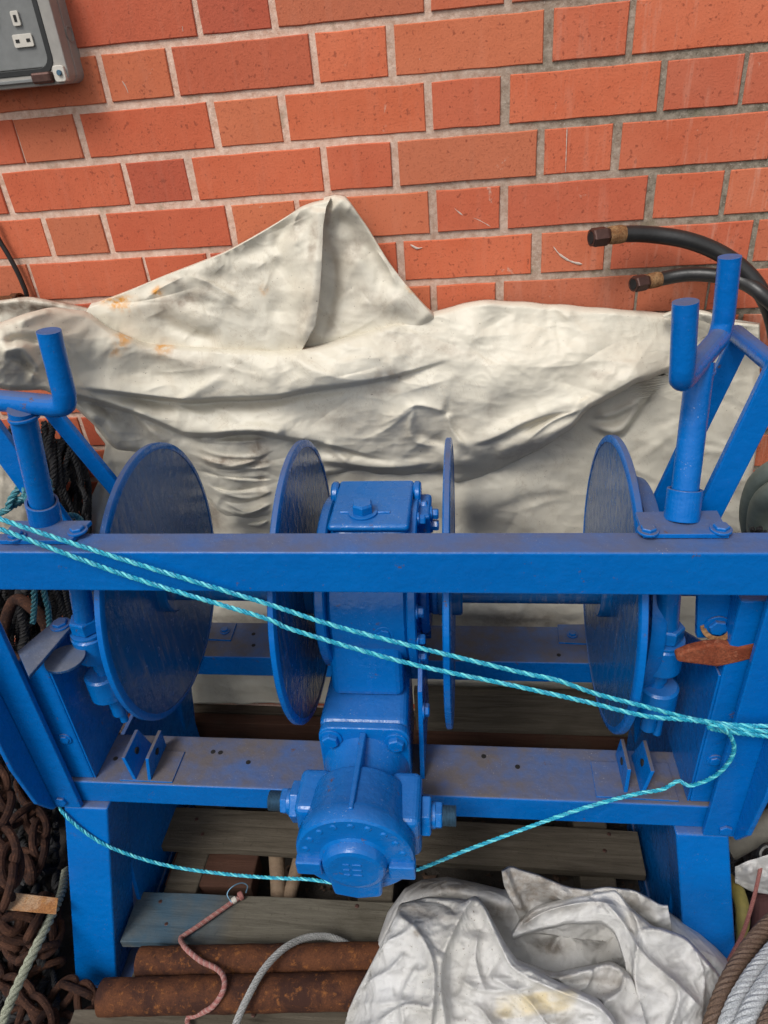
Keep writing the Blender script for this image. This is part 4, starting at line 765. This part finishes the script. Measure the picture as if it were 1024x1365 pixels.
for (q1, q2, r, lb) in (((368,1130),(372,1200),.017,'round wooden stake, left one of the two in the pallet gap'),((403,1132),(384,1202),.015,'slanting wooden stake, right one of the two in the pallet gap')):
    a, b = Gz(*q1,.085), Gz(*q2,.075); a = a+(a-b)*.5; b = b+(b-a)*.3; o = MB().lathe(a, b, [(0,r*.9),(.3,r),(.6,r*.95),(1,r*1.02)], 12).build('wooden_stake', M_STICK); prop(o, lb, 'stake', 'stakes lying in the pallet gap')

# ---------------------------------------------------------------- two rusty pipes on the pallet
for (y1, y2, xa, xb, r, lb) in ((1323,1312,131,560,.0292,'thick rusty brown pipe lying in front on the pallet'),(1277,1270,182,560,.0265,'darker rusty pipe lying behind the front pipe on the pallet')):
    a = Gz(xa, y1, ZP+.02+r); b = Gz(xb, y2, ZP+.02+r); a[2] = b[2] = ZP+.003+r; L = np.linalg.norm(b-a); prof = [(i/30, r*(1+.02*sin(i*1.7)+random.uniform(-.012,.012))) for i in range(31)]
    pr_ = [(0, r*.86)]+[(max(p, .004), q) for p, q in prof][0:]+[(1, r*.8)]
    o = MB().lathe(a, b, pr_, 36).build('rusty_pipe', M_RUST, bevel=0); prop(o, lb, 'pipe', 'rusty pipes on the pallet')
# bungee cord lying over planks and pipes
zb = ZP+.012; zp = ZP+.066
bp_ = [Gz(318,1197,zb), Gz(295,1213,zb), Gz(268,1232,zb), Gz(247,1246,zb), Gz(241,1252,zb+.004), Gz(248,1264,zp-.004), Gz(268,1281,zp), Gz(290,1292,zp-.004), Gz(299,1305,zp+.006), Gz(297,1322,zp+.005), Gz(283,1342,zp-.012), Gz(262,1353,zb+.01), Gz(251,1357,zb), Gz(252,1372,zb), Gz(262,1395,zb)]
bg_ = empty('bungee_cord', tuple(Gz(260,1280,ZP)), 'faded red and white bungee cord with a thin wire hook lying across the rusty pipes', 'bungee cord'); GO = tuple(bg_.location)
tone(strand_rope(MB(), bp_, .0047, .011, 4, 5).build('cord', M_BUNGEE, bg_, off=GO), 4)
MB().tube(spline([Gz(309,1203,zb+.003), Gz(303,1192,zb+.012), Gz(310,1182,zb+.018), Gz(322,1177,zb+.018), Gz(330,1181,zb+.014), Gz(328,1190,zb+.006)], .003), .0013, 8).build('hook', M_STEEL, bg_, off=GO)
MB().cyl(Gz(318,1196,zb), Gz(324,1192,zb), .0085, 14, ch=.002).build('knob', M_BUNGEE, bg_, off=GO); MB().cyl(Gz(309,1202,zb), Gz(315,1198,zb), .0062, 14, ch=.001).build('clip', M_PALE, bg_, off=GO)
# grey wire rope over the pipes
wp = [Gz(300,1420,.16), Gz(312,1372,.185), Gz(330,1330,.20), Gz(352,1292,.205), Gz(378,1265,.20), Gz(405,1251,.18), Gz(430,1248,.165), Gz(446,1251,.158), Gz(470,1262,.15)]
ropething('wire_rope', [wp], .0062, .040, M_WIRE, 'grey twisted wire rope curving over the rusty pipes left of the white sack', strands=6)

# ---------------------------------------------------------------- woven white sack at the lower right
sack = empty('sack', tuple(Gz(720,1330,.03)), 'white woven plastic sack with a yellow patch slumped in front of the right leg', 'sack'); SK = tuple(sack.location)
OUT = [(440,1460),(461,1365),(472,1324),(484,1296),(503,1251),(517,1212),(540,1184),(562,1173),(596,1169),(635,1177),(671,1186),(700,1180),(753,1181),(781,1187),(842,1187),(870,1201),(898,1220),(932,1243),(954,1262),(974,1284),(962,1318),(948,1365),(930,1460)]
def bSk(f):
    f.fold([(540,1205),(600,1185),(660,1195),(700,1215)], 10, 14, 14, .2, .2); f.fold([(697,1256),(725,1246),(764,1238),(820,1262)], -16, 18, 14, .2, .2); f.fold([(735,1272),(742,1252),(765,1240),(800,1236)], 10, 4, 9, .1, .2, True)
    f.h += .010*crumple(f.x, f.y, 77, 60, 1.3, .6, 1.2)+.004*crumple(f.x, f.y, 78, 26, 1.3, 0, 1.5)
# the visible skin is measured along each line of sight and closed down to the ground behind
nx, ny = 250, 190; OA = np.array(OUT, float); tx = np.linspace(0, 1, nx)
topx = OA[:, 0]; xs_ = 496+(984-496)*tx
TT = np.interp(xs_, OA[1:-2, 0][:18], OA[1:-2, 1][:18]); TT = np.interp(xs_, [500,503,517,540,562,596,635,671,700,753,781,842,870,898,932,954,974,990], [1300,1256,1216,1184,1173,1169,1177,1186,1184,1185,1190,1187,1201,1220,1243,1262,1284,1340])
v = np.linspace(0, 1, ny)[None]; px = xs_[:, None]+0*v; py = TT[:, None]*(1-v)+1470*v
fk_ = Field(px, py); bSk(fk_)
edge = np.minimum(np.clip((py-TT[:, None])/26, 0, 1), np.clip((974-6*(py > 1300)*(py-1300)/20-px+12)/26, 0, 1)); edge = np.minimum(edge, np.clip((px-(498))/24, 0, 1))
base = np.interp(py, [1150,1180,1240,1300,1365,1470], [.685,.675,.635,.585,.525,.45])+.018*((px-720)/250)**2
rays = np.stack([px-512, 682.5-py, -955+0*px], -1) @ MC.T; hd = np.hypot(rays[..., 0], rays[..., 1])
Dd = base+.012-fk_.h*.8+.05*(1-np.sqrt(1-(1-edge)**2+1e-6)); P3 = CAM+rays*(Dd/rays[..., 1])[..., None]
# skirt: outer rows fall to the ground
low = P3.copy(); cen = P3.mean(axis=(0,1)); zz = lambda A, k: np.stack([A[..., 0]+(0)*k, A[..., 1]+.02*k, A[..., 2]*(1-k)+.01*k], -1)
top_sk = [zz(P3[:, :1], k) for k in (1, .66, .33, .1)]; P4 = np.concatenate(top_sk+[P3], axis=1)
lft = [np.stack([P4[:1, :, 0]-.012*k, P4[:1, :, 1], P4[:1, :, 2]*(1-k)+.01*k], -1) for k in (1, .6, .3, .1)]; rgt = [np.stack([P4[-1:, :, 0]+.012*k, P4[-1:, :, 1], P4[-1:, :, 2]*(1-k)+.01*k], -1) for k in (.1, .3, .6, 1)]
P4 = np.concatenate(lft+[P4]+rgt, axis=0)
def padA(A): A = np.pad(A, ((4,4),(4,0)), 'edge'); return A
dirt = np.zeros_like(px); yel = np.zeros_like(px)
def blob(cx, cy, rx, ry, s_): return s_*np.exp(-(((px-cx)/rx)**2+((py-cy)/ry)**2)*1.1)
for b in ((590,1180,70,14,1.2),(660,1215,30,16,.9),(715,1175,60,14,1.0),(540,1240,30,24,.5),(735,1262,24,14,1.1),(800,1262,30,20,.4),(860,1215,30,30,.6),(557,1243,6,6,1.5),(790,1300,40,14,.5),(830,1340,50,20,.35),(640,1340,14,20,.3)): dirt += blob(*b)
sx_ = np.clip(1-np.abs((px-715-.25*(1335-py))/58)**6, 0, 1)*np.clip(1-np.abs((py-1337+.10*(px-715))/17)**6, 0, 1); yel += 1.1*sx_*(.5+.8*vnoise(px/16, py/9, 3))
gridmesh('sack_body', M_SACK, P4, {'dirt': padA(dirt), 'rust': padA(yel)}, thick=.0008, parent=sack, off=SK, uv=np.stack([padA(px)/1000, padA(py)/1000, padA(0*px)], -1))
SB = lambda y: np.interp(y, [1150,1180,1240,1300,1365,1470], [.685,.675,.635,.585,.525,.45])
def bB(f):
    F = f.fold; F([(690,1238),(730,1214),(790,1202),(830,1210)], 8, 5, 12, .1, .2, True); F([(838,1206),(852,1240),(846,1300),(860,1360)], 14, 30, 7, .1, .2, True); F([(850,1240),(882,1240),(915,1254),(950,1296)], 12, 5, 26, .1, .1, True)
    F([(800,1196),(828,1226),(858,1272),(908,1316),(940,1350)], 15, 8, 34, .1, .1, True); F([(880,1290),(905,1325),(885,1390)], 10, 26, 6, .2, .2, True); F([(862,1215),(880,1225),(890,1240)], 7, 4, 8, .2, .2, True); F([(925,1262),(938,1300),(935,1350)], 8, 6, 14, .2, .2, True)
sheet('folded_flap', [(682,1246),(692,1226),(713,1209),(753,1198),(797,1187),(822,1184),(838,1207),(870,1234),(885,1237),(915,1250),(950,1288),(966,1310)], [(682,1252),(700,1246),(725,1238),(764,1231),(800,1230),(822,1246),(838,1300),(846,1470),(966,1470)], 683, 965, 180, 140, lambda x, y: SB(y)-.010-.010*ip(x,(690,0),(760,1),(960,1))+.03*ip(x,(900,0),(965,1)), bB, mat=M_SACK, parent=sack, off=SK, curlT=6, curlB=5, curlR=10, curl=.018, seed=101, noise=(.8,1,1), crk=(6,4.6),
  stains=[('dirt',700,1228,14,8,-.5,1.2),('dirt',760,1210,50,5,-.1,.5),('dirt',870,1225,20,14,.4,.6),('dirt',900,1300,40,50,0,.25),('dirt',845,1210,12,20,0,.6)])
def bC(f):
    F = f.fold; F([(690,1286),(741,1303),(786,1293),(814,1287),(836,1300)], 9, 3, 14, .1, .1, True); F([(834,1293),(828,1320),(800,1345),(790,1400)], 12, 24, 6, .1, .2, True); F([(741,1300),(770,1325),(830,1335)], 9, 18, 6, .1, .3, True); F([(790,1290),(782,1315),(745,1330)], 7, 5, 16, .1, .3, True)
sheet('lower_flap', [(684,1276),(700,1284),(741,1297),(786,1287),(814,1280),(834,1292),(842,1300),(856,1340),(870,1400)], [(684,1470),(870,1470)], 686, 866, 120, 100, lambda x, y: SB(y)-.030, bC, mat=M_SACK, parent=sack, off=SK, curlT=5, curlR=6, curl=.016, seed=103, noise=(.8,1,1), crk=(6,4.6), stains=[('dirt',740,1300,60,5,.1,.8),('dirt',815,1300,20,24,0,.6),('dirt',800,1350,40,20,0,.4)])
def bA(f):
    F = f.fold; F([(632,1194),(618,1214),(593,1268),(588,1318),(600,1400)], 16, 9, 46, .03, .3, True); F([(640,1200),(668,1262),(690,1295),(747,1322),(800,1345),(830,1385)], 14, 34, 9, .05, .1, True)
    F([(517,1216),(552,1236),(578,1290),(572,1390)], 14, 9, 40, .1, .2, True); F([(500,1262),(545,1240),(560,1212)], 10, 6, 30, .1, .3, True); F([(484,1310),(520,1292),(545,1262)], 8, 5, 20, .1, .3, True); F([(545,1200),(590,1205),(612,1222)], -9, 14, 5, .2, .2, True)
    F([(650,1300),(700,1330),(735,1375)], 11, 34, 7, .1, .2, True); F([(600,1330),(640,1345),(665,1385)], 9, 24, 7, .2, .2, True); F([(640,1235),(634,1280),(650,1330)], 7, 8, 20, .2, .3, True); F([(610,1300),(640,1320),(720,1316)], 7, 14, 6, .2, .2, True)
    F([(500,1365),(540,1340),(580,1345)], 8, 5, 16, .2, .2, True); F([(560,1280),(536,1330),(540,1380)], 8, 16, 6, .2, .2, True)
def yel_(px, py, h):
    return 1.15*np.clip(1-np.abs((px-715-.25*(1335-py))/56)**5, 0, 1)*np.clip(1-np.abs((py-1338+.10*(px-715))/17)**5, 0, 1)*(.35+.95*vnoise(px/16, py/9, 3))
sheet('draped_front', [(461,1365),(472,1324),(484,1296),(503,1251),(515,1216),(535,1204),(570,1196),(605,1198),(622,1200),(633,1193),(643,1201),(674,1257),(691,1282),(747,1309),(797,1331),(820,1358),(830,1390)], [(455,1470),(830,1470)], 461, 830, 240, 150, lambda x, y: SB(y)-.046+.05*ip(x,(455,1),(500,0),(830,0))+.03*ip(y,(1200,1),(1250,0)), bA, mat=M_SACK, parent=sack, off=SK, curlT=7, curl=.022, seed=105, noise=(.8,1,1), crk=(6,4.6), xl=[(1200,513),(1216,515),(1251,502),(1296,483),(1324,471),(1365,460),(1470,440)], xr=[(1200,830),(1470,836)],
  stains=[('dirt',557,1243,5,5,0,1.5),('dirt',545,1212,40,10,.2,.8),('dirt',650,1340,12,16,0,.4),('dirt',600,1220,20,10,0,.4)], extra={'rust': yel_})
# loose mouth of the sack standing up behind
def bMo(f):
    F = f.fold; F([(672,1160),(684,1190),(700,1225)], 12, 5, 14, .05, .2); F([(700,1165),(740,1185),(800,1200)], 8, 12, 8); F([(690,1185),(720,1200),(760,1215)], -8, 10, 8); F([(840,1190),(870,1215),(890,1260)], 9, 14, 10)
sheet('sack_mouth', [(666,1164),(672,1159),(680,1154),(696,1160),(713,1164),(753,1181),(781,1186),(810,1182),(842,1185),(870,1200),(880,1206)], [(666,1240),(880,1262)], 667, 880, 120, 40, lambda x, y: .668-.022*(y-1160)/80+.0*x, bMo, mat=M_SACK, parent=sack, off=SK, curlT=3, curl=.01, seed=91, noise=(.8,1.3,2), crk=(6,4),
  stains=[('dirt',720,1180,60,22,.1,1.3),('dirt',690,1200,20,30,0,1.0),('dirt',830,1200,50,16,.1,.8)], xl=[(1150,667),(1180,672),(1240,700)], xr=[(1150,880),(1262,900)])
# ---------------------------------------------------------------- rusty chains heaped at the left
def link_mesh(r, a, b):
    n = 26; pts = []
    for i in range(n):
        t = 2*pi*i/n; x = b*cos(t); y = a*sin(t); y += .35*a*np.sign(sin(t))*(abs(sin(t))**.5)*.3; pts.append((x, y, 0))
    o = MB().tube(pts, r, 9, closed=True).build('link', M_CHAIN); me = o.data; bpy.data.objects.remove(o); return me
LM = [link_mesh(.0068, .030, .0165), link_mesh(.0068, .031, .0160)]; LB = [link_mesh(.0080, .034, .0190)]
def chain(path, label, meshes, pitch, grp='rusty chains heaped beside the winch'):
    P = spline([np.array(p) for p in path], .004); d = np.r_[0, np.cumsum(np.linalg.norm(np.diff(P, axis=0), axis=1))]
    root = empty('chain', tuple(P.mean(axis=0)*[1,1,0]), label, 'chain', grp); n = int(d[-1]/pitch); ro = np.array(root.location)
    tw = random.uniform(0, 3)
    for i in range(n):
        j = int(np.searchsorted(d, (i+.5)*pitch)); j = min(max(j, 2), len(P)-3); T = Vector(P[j+2]-P[j-2]).normalized(); q = T.to_track_quat('Y', 'Z').to_matrix()
        tw += random.uniform(-.15, .15); m = q @ Matrix.Rotation((i % 2)*pi/2+tw+.5, 3, 'Y') @ Matrix.Rotation(random.uniform(-.12,.12), 3, 'X')
        o = bpy.data.objects.new('link', random.choice(meshes)); COL.objects.link(o); o.parent = root; o.location = Vector(P[j]-ro); o.rotation_euler = m.to_euler()
g = lambda x, y, z: G(x, y, z=z)
chain([g(-25,1010,.36),g(4,1060,.33),g(0,1100,.32),g(14,1150,.30),g(6,1200,.28),g(22,1235,.25),g(48,1230,.22),g(40,1190,.2)], 'rusty chain with large orange brown links hanging at the left edge beside the winch leg', LB, .039)
chain([g(-10,820,.3),g(20,850,.3),g(45,870,.26),g(40,905,.26),g(15,925,.26),g(-5,960,.28),g(10,990,.25),g(30,1030,.2)], 'dark rusty chain bundled behind the left upright, topmost of the heap', LM, .034)
chain([g(60,870,.18),g(52,900,.16),g(62,940,.14),g(48,980,.12),g(30,1040,.10),g(45,1080,.10),g(60,1110,.12)], 'dark rusty chain in the gap between upright and side post', LM, .034)
chain([g(20,1095,.22),g(38,1085,.2),g(52,1105,.18),g(50,1140,.16),g(40,1160,.16),g(28,1140,.14)], 'thick rusty chain loop beside the top of the left leg', LB, .039)
chain([g(-10,1240,.16),g(18,1262,.17),g(50,1270,.16),g(70,1240,.15),g(58,1205,.15),g(30,1260,.12),g(20,1300,.1)], 'rusty chain coiled under the flat rusty strip', LM, .034)
chain([g(75,1335,.08),g(92,1318,.1),g(110,1325,.1),g(116,1345,.09),g(104,1370,.08),g(84,1362,.07),g(76,1340,.1)], 'rusty chain curled around the foot of the left leg', LM, .034)
chain([g(-20,1290,.12),g(10,1310,.12),g(40,1330,.11),g(60,1365,.10),g(40,1400,.10)], 'rusty chain running off the bottom left corner', LM, .034)
chain([g(0,1370,.07),g(30,1350,.07),g(52,1300,.07),g(70,1290,.07),g(90,1300,.05)], 'dark rusty chain half buried under the grey green rope', LM, .034)
o = MB().hexa([tuple(g(-60,1180,.275)),tuple(g(-60,1207,.275)),tuple(g(75,1219,.255)),tuple(g(78,1197,.255)),tuple(g(-60,1180,.283)),tuple(g(-60,1207,.283)),tuple(g(75,1219,.263)),tuple(g(78,1197,.263))]).build('steel_strip', M_RUSTBAR, bevel=.0012); prop(o, 'pale flat steel strip stained orange with rust lying on the chains', 'steel strip')
ropething('rope', [[g(-8,1400,.18), g(8,1350,.2), g(30,1300,.215), g(52,1255,.225), g(70,1218,.22), g(82,1190,.19), g(88,1160,.15)]], .0085, .045, M_GREEN, 'grey green twisted rope slanting over the rusty chains at lower left', strands=3, n=8)
# loose flakes, leaves and grit: stuff
mb = MB(); r = random.Random(3)
for i in range(2600):
    x, d = r.uniform(-.95, .75), r.uniform(.35, 1.2); z = r.uniform(.002, .012); a, s_ = r.uniform(0, 6.3), r.uniform(.003, .011)*(1 if r.random() < .9 else 2)
    p = [(x+s_*cos(a+k*2.1)*r.uniform(.5,1), d+s_*sin(a+k*2.1)*r.uniform(.5,1), z+r.uniform(0,.006)) for k in range(3)]; p.append((x, d, z-.002)); mb.add(p, [(0,1,2),(0,2,3),(1,0,3),(2,1,3)])
prop(mb.build('ground_litter', M_DEBRIS), 'brown flakes, dead leaves and grit scattered on the dark ground', 'litter', kind='stuff')
# ---------------------------------------------------------------- clutter at the right edge
coil = [[g(1075,1190,.33),g(1018,1240,.34),g(982,1290,.34),g(958,1340,.33),g(940,1400,.30)],[g(1085,1215,.345),g(1035,1262,.36),g(1000,1305,.36),g(975,1350,.35),g(955,1410,.32)],[g(1095,1235,.355),g(1050,1275,.37),g(1015,1322,.37),g(992,1365,.36),g(975,1420,.33)],[g(1100,1260,.36),g(1062,1300,.375),g(1034,1345,.375),g(1012,1390,.36),g(1000,1430,.34)]]
wc = empty('wire_rope_coil', tuple(np.array(g(1020,1340,.0))*[1,1,0]), 'coil of thick brown and grey wire rope at the lower right corner', 'wire rope'); CO = tuple(wc.location)
for p, m, R_ in zip(coil, (M_WIREB, M_WIREG, M_WIREG, M_WIREB), (.0125,.0115,.0125,.012)): strand_rope(MB(), p, R_, .062, 6, 7).build('rope_turn', m, wc, off=CO)
strand_rope(MB(), [q-np.array([-.01,-.02,.03]) for q in coil[1]], .0125, .062, 6, 7).build('rope_turn', M_WIREB, wc, off=CO)
o = MB().lathe(g(968,1132,.17), g(1110,1050,.25), [(0,.021),(.03,.0235),(.5,.0245),(1,.024)], 28).build('pole', M_POLE); prop(o, 'grey weathered pole end beside the top of the right leg', 'pole')
el = empty('elastic_cord', tuple(np.array(g(1000,1200,0))*[1,1,0]), 'thin elastic cord with a black end hook beside the right leg', 'elastic cord'); EO = tuple(el.location)
strand_rope(MB(), [g(1016,1148,.24), g(1008,1185,.25), g(1000,1215,.25), g(990,1245,.24), g(976,1272,.22), g(966,1290,.2)], .0034, .012, 4, 6).build('cord', M_BUNGEE, el, off=EO)
MB().tube(spline([g(1016,1150,.24), g(1014,1136,.25), g(1022,1128,.26), g(1032,1134,.26), g(1034,1150,.25)], .003), [.006]*1+[.005]*0 or .006, 10).build('hook', M_RUBBER, el, off=EO)
def bag2(f): f.fold([(985,1155),(1010,1170),(1040,1160)], 8, 10, 8); f.fold([(1000,1145),(1004,1180),(1020,1200)], 6, 6, 8)
sheet('scrap_sheet', [(978,1158),(995,1148),(1020,1140),(1060,1130)], [(978,1175),(1000,1188),(1030,1192),(1060,1180)], 980, 1060, 40, 30, lambda x, y: .80+0*x, bag2, mat=M_SACK, seed=95, noise=(1,1,1)); bpy.data.objects['scrap_sheet'].name = 'plastic_scrap'; prop(bpy.data.objects['plastic_scrap'], 'scrap of white plastic sheet behind the thin elastic cord', 'plastic sheet')
P = spline([g(974,1168,.15), g(982,1185,.17), g(990,1212,.175), g(989,1240,.15), g(984,1262,.12)], .006); o = MB().tube(P, np.interp(np.linspace(0,1,len(P)), [0,.3,.7,1], [.005,.013,.012,.004]), 12).build('float_strap', M_YEL); prop(o, 'dull yellow strap folded beside the right leg', 'strap')
o = MB().hexa([tuple(g(1000,1185,.03)),tuple(g(1080,1190,.03)),tuple(g(1080,1290,.03)),tuple(g(995,1290,.03)),tuple(g(1003,1188,.11)),tuple(g(1080,1192,.13)),tuple(g(1080,1285,.13)),tuple(g(1000,1280,.10))]).build('cloth_bundle', M_PINK, bevel=.02, seg=4); prop(o, 'dull dark pink cloth bundle in the shade at the right edge', 'cloth')
# heap of net cord and a bent pipe at the right, above the wire coil
nt = MB(); r = random.Random(5)
for i in range(26):
    x0 = r.uniform(1000,1075); y0 = r.uniform(690,760); pts = [G(x0, y0, y=r.uniform(1.0,1.12))]
    for k in range(5): x0 += r.uniform(-14,14); y0 += r.uniform(30,80); pts.append(G(x0, y0, y=r.uniform(.98,1.14)))
    strand_rope(nt, pts, r.uniform(.0035,.006), .02, 3, 5)
o = nt.build('net_and_shade_cord', M_NET); prop(o, 'heap of black netting cord hanging down behind the right upright', 'netting')
o = MB().tube(spline([G(1060,618,y=1.03), G(1030,628,y=1.04), G(1008,650,y=1.06), G(1000,690,y=1.08), G(1010,740,y=1.1)], .006), .017, 20).build('bent_pipe', M_GALV); prop(o, 'grey green bent pipe at the right edge beside the tarpaulin', 'pipe')
o = MB().tube(spline([G(1070,650,y=.99), G(1036,655,y=1.0), G(1016,675,y=1.03), G(1012,715,y=1.06), G(1020,760,y=1.08)], .006), .019, 20).build('bent_pipe', M_GALV); prop(o, 'grey green bent pipe nearer than the other at the right edge', 'pipe')
strand_rope(MB(), [G(1002,780,y=1.0), G(1004,820,y=.99), G(1012,850,y=.98), G(1018,880,y=.97)], .0055, .026, 3, 7).build('rope', M_ROPED); prop(bpy.context.scene.objects[[x.name for x in COL.objects if x.name.startswith('rope')][-1]], 'short dirty turquoise rope hanging among the black netting', 'rope')
# things behind the left mast: a woven cloth and a small white plastic junction box
def bc(f): f.fold([(-10,640),(20,660),(40,700)], 8, 10, 10); f.fold([(10,610),(30,640)], 6, 6, 6)
sheet('grey_cloth', [(-40,600),(0,612),(20,640),(52,690)], [(-40,745),(52,745)], -40, 50, 50, 50, lambda x, y: 1.05+0*x, bc, mat=M_CANVAS, seed=97, noise=(.6,1,1)); prop(bpy.data.objects['grey_cloth'], 'beige woven cloth hanging behind the left frame bars', 'cloth')
jb = empty('junction_box', tuple(G(97,632,y=WALL)), 'small white plastic junction box on the shaded brick behind the left mast', 'junction box'); JO = tuple(jb.location)
c = G(97,632,y=WALL-.03); rprism(c[0]-.017, c[0]+.017, c[2]-.013, c[2]+.013, c[1], WALL, .005).build('box_body', M_PALE, jb, off=JO, bevel=.002)
for q in (-.008, .006): MB().cyl((c[0]+q, c[1]-.001, c[2]+.002), (c[0]+q, c[1]+.004, c[2]+.002), .0032, 12).build('hole', M_HOLE, jb, off=JO)
MB().tube(spline([G(97,640,y=WALL-.02), G(92,700,y=WALL-.015), G(95,800,y=WALL-.015)], .01), .004, 8).build('cable', M_CABLE, jb, off=JO)
# board on edge behind the winch; lower dark one added as the shade beneath
bd = MB().box((-.16,.38),(1.175,1.20),(.135,.262)).build('board', M_WOOD, bevel=.002); prop(bd, 'grey weathered board standing on edge behind the winch', 'board')
bd = MB().box((-.75,.60),(1.185,1.215),(.002,.130)).build('board', M_BROWN, bevel=.002); prop(bd, 'dark brown board added as shade under the grey weathered board at the wall foot', 'board')

# black cords added to darken the gap behind the left upright
nt = MB(); r = random.Random(15)
for i in range(60):
    x0 = r.uniform(-50,90); y0 = r.uniform(735,800); dd = r.uniform(1.0,1.16); pts = [G(x0, y0, y=dd)]
    for k in range(5): x0 += r.uniform(-22,20); y0 += r.uniform(28,70); pts.append(G(x0, y0, y=dd-.03*k+r.uniform(-.03,.03)))
    strand_rope(nt, pts, r.uniform(.004,.009), .026, 3, 5)
o = nt.build('net_and_shade_cord', M_NET); prop(o, 'black cords added as shade behind the left upright and chains', 'netting')
o = MB().tube(spline([G(20,800,y=.98),G(45,812,y=.96),G(62,835,y=.95),G(58,862,y=.94),G(35,880,y=.93),G(12,870,y=.94),G(5,840,y=.96)], .006, True), .011, 12, True).build('steel_ring', M_CHAIN); prop(o, 'large dark rusty steel ring behind the grey lever plate', 'ring')

def heap(xr_, yr, z0, z1, n, label, seed):
    nt = MB(); r = random.Random(seed)
    for i in range(n):
        x0 = r.uniform(*xr_); y0 = r.uniform(*yr); a_ = r.uniform(0, 2*pi); pts = [G(x0, y0, z=r.uniform(z0, z1))]
        for k in range(5): a_ += r.uniform(-.8,.8); x0 += 26*cos(a_); y0 += 26*sin(a_); x0 = min(max(x0, xr_[0]-10), xr_[1]); pts.append(G(x0, y0, z=r.uniform(z0, z1)))
        strand_rope(nt, pts, r.uniform(.005,.010), .028, 3, 5)
    o = nt.build('net_and_shade_cord', M_NET); prop(o, label, 'netting')
heap((-50,74), (1010,1370), .01, .10, 90, 'black cord added to darken the ground under the rusty chains at lower left', 33)  # added cords, black in place of shade between the chains
heap((985,1075), (1110,1290), .01, .07, 50, 'black cord added to darken the ground behind the wire rope coil', 34)  # added likewise to make the right-hand gap dark

shade_cords = MB(); r = random.Random(41)  # black cords added in front of the brick to stand for shade
for i in range(85):
    x0 = r.uniform(-30,104); pts = [G(x0, r.uniform(560,600), y=r.uniform(1.12,1.2))]; y0 = 600
    for k in range(4): x0 += r.uniform(-20,20); y0 += r.uniform(25,45); pts.append(G(min(x0, 118), y0, y=r.uniform(1.10,1.2)))
    strand_rope(shade_cords, pts, r.uniform(.003,.007), .024, 3, 5)
o = shade_cords.build('net_and_shade_cord', M_NET); prop(o, 'black cords added as shade under the left end of the tarpaulin', 'netting')
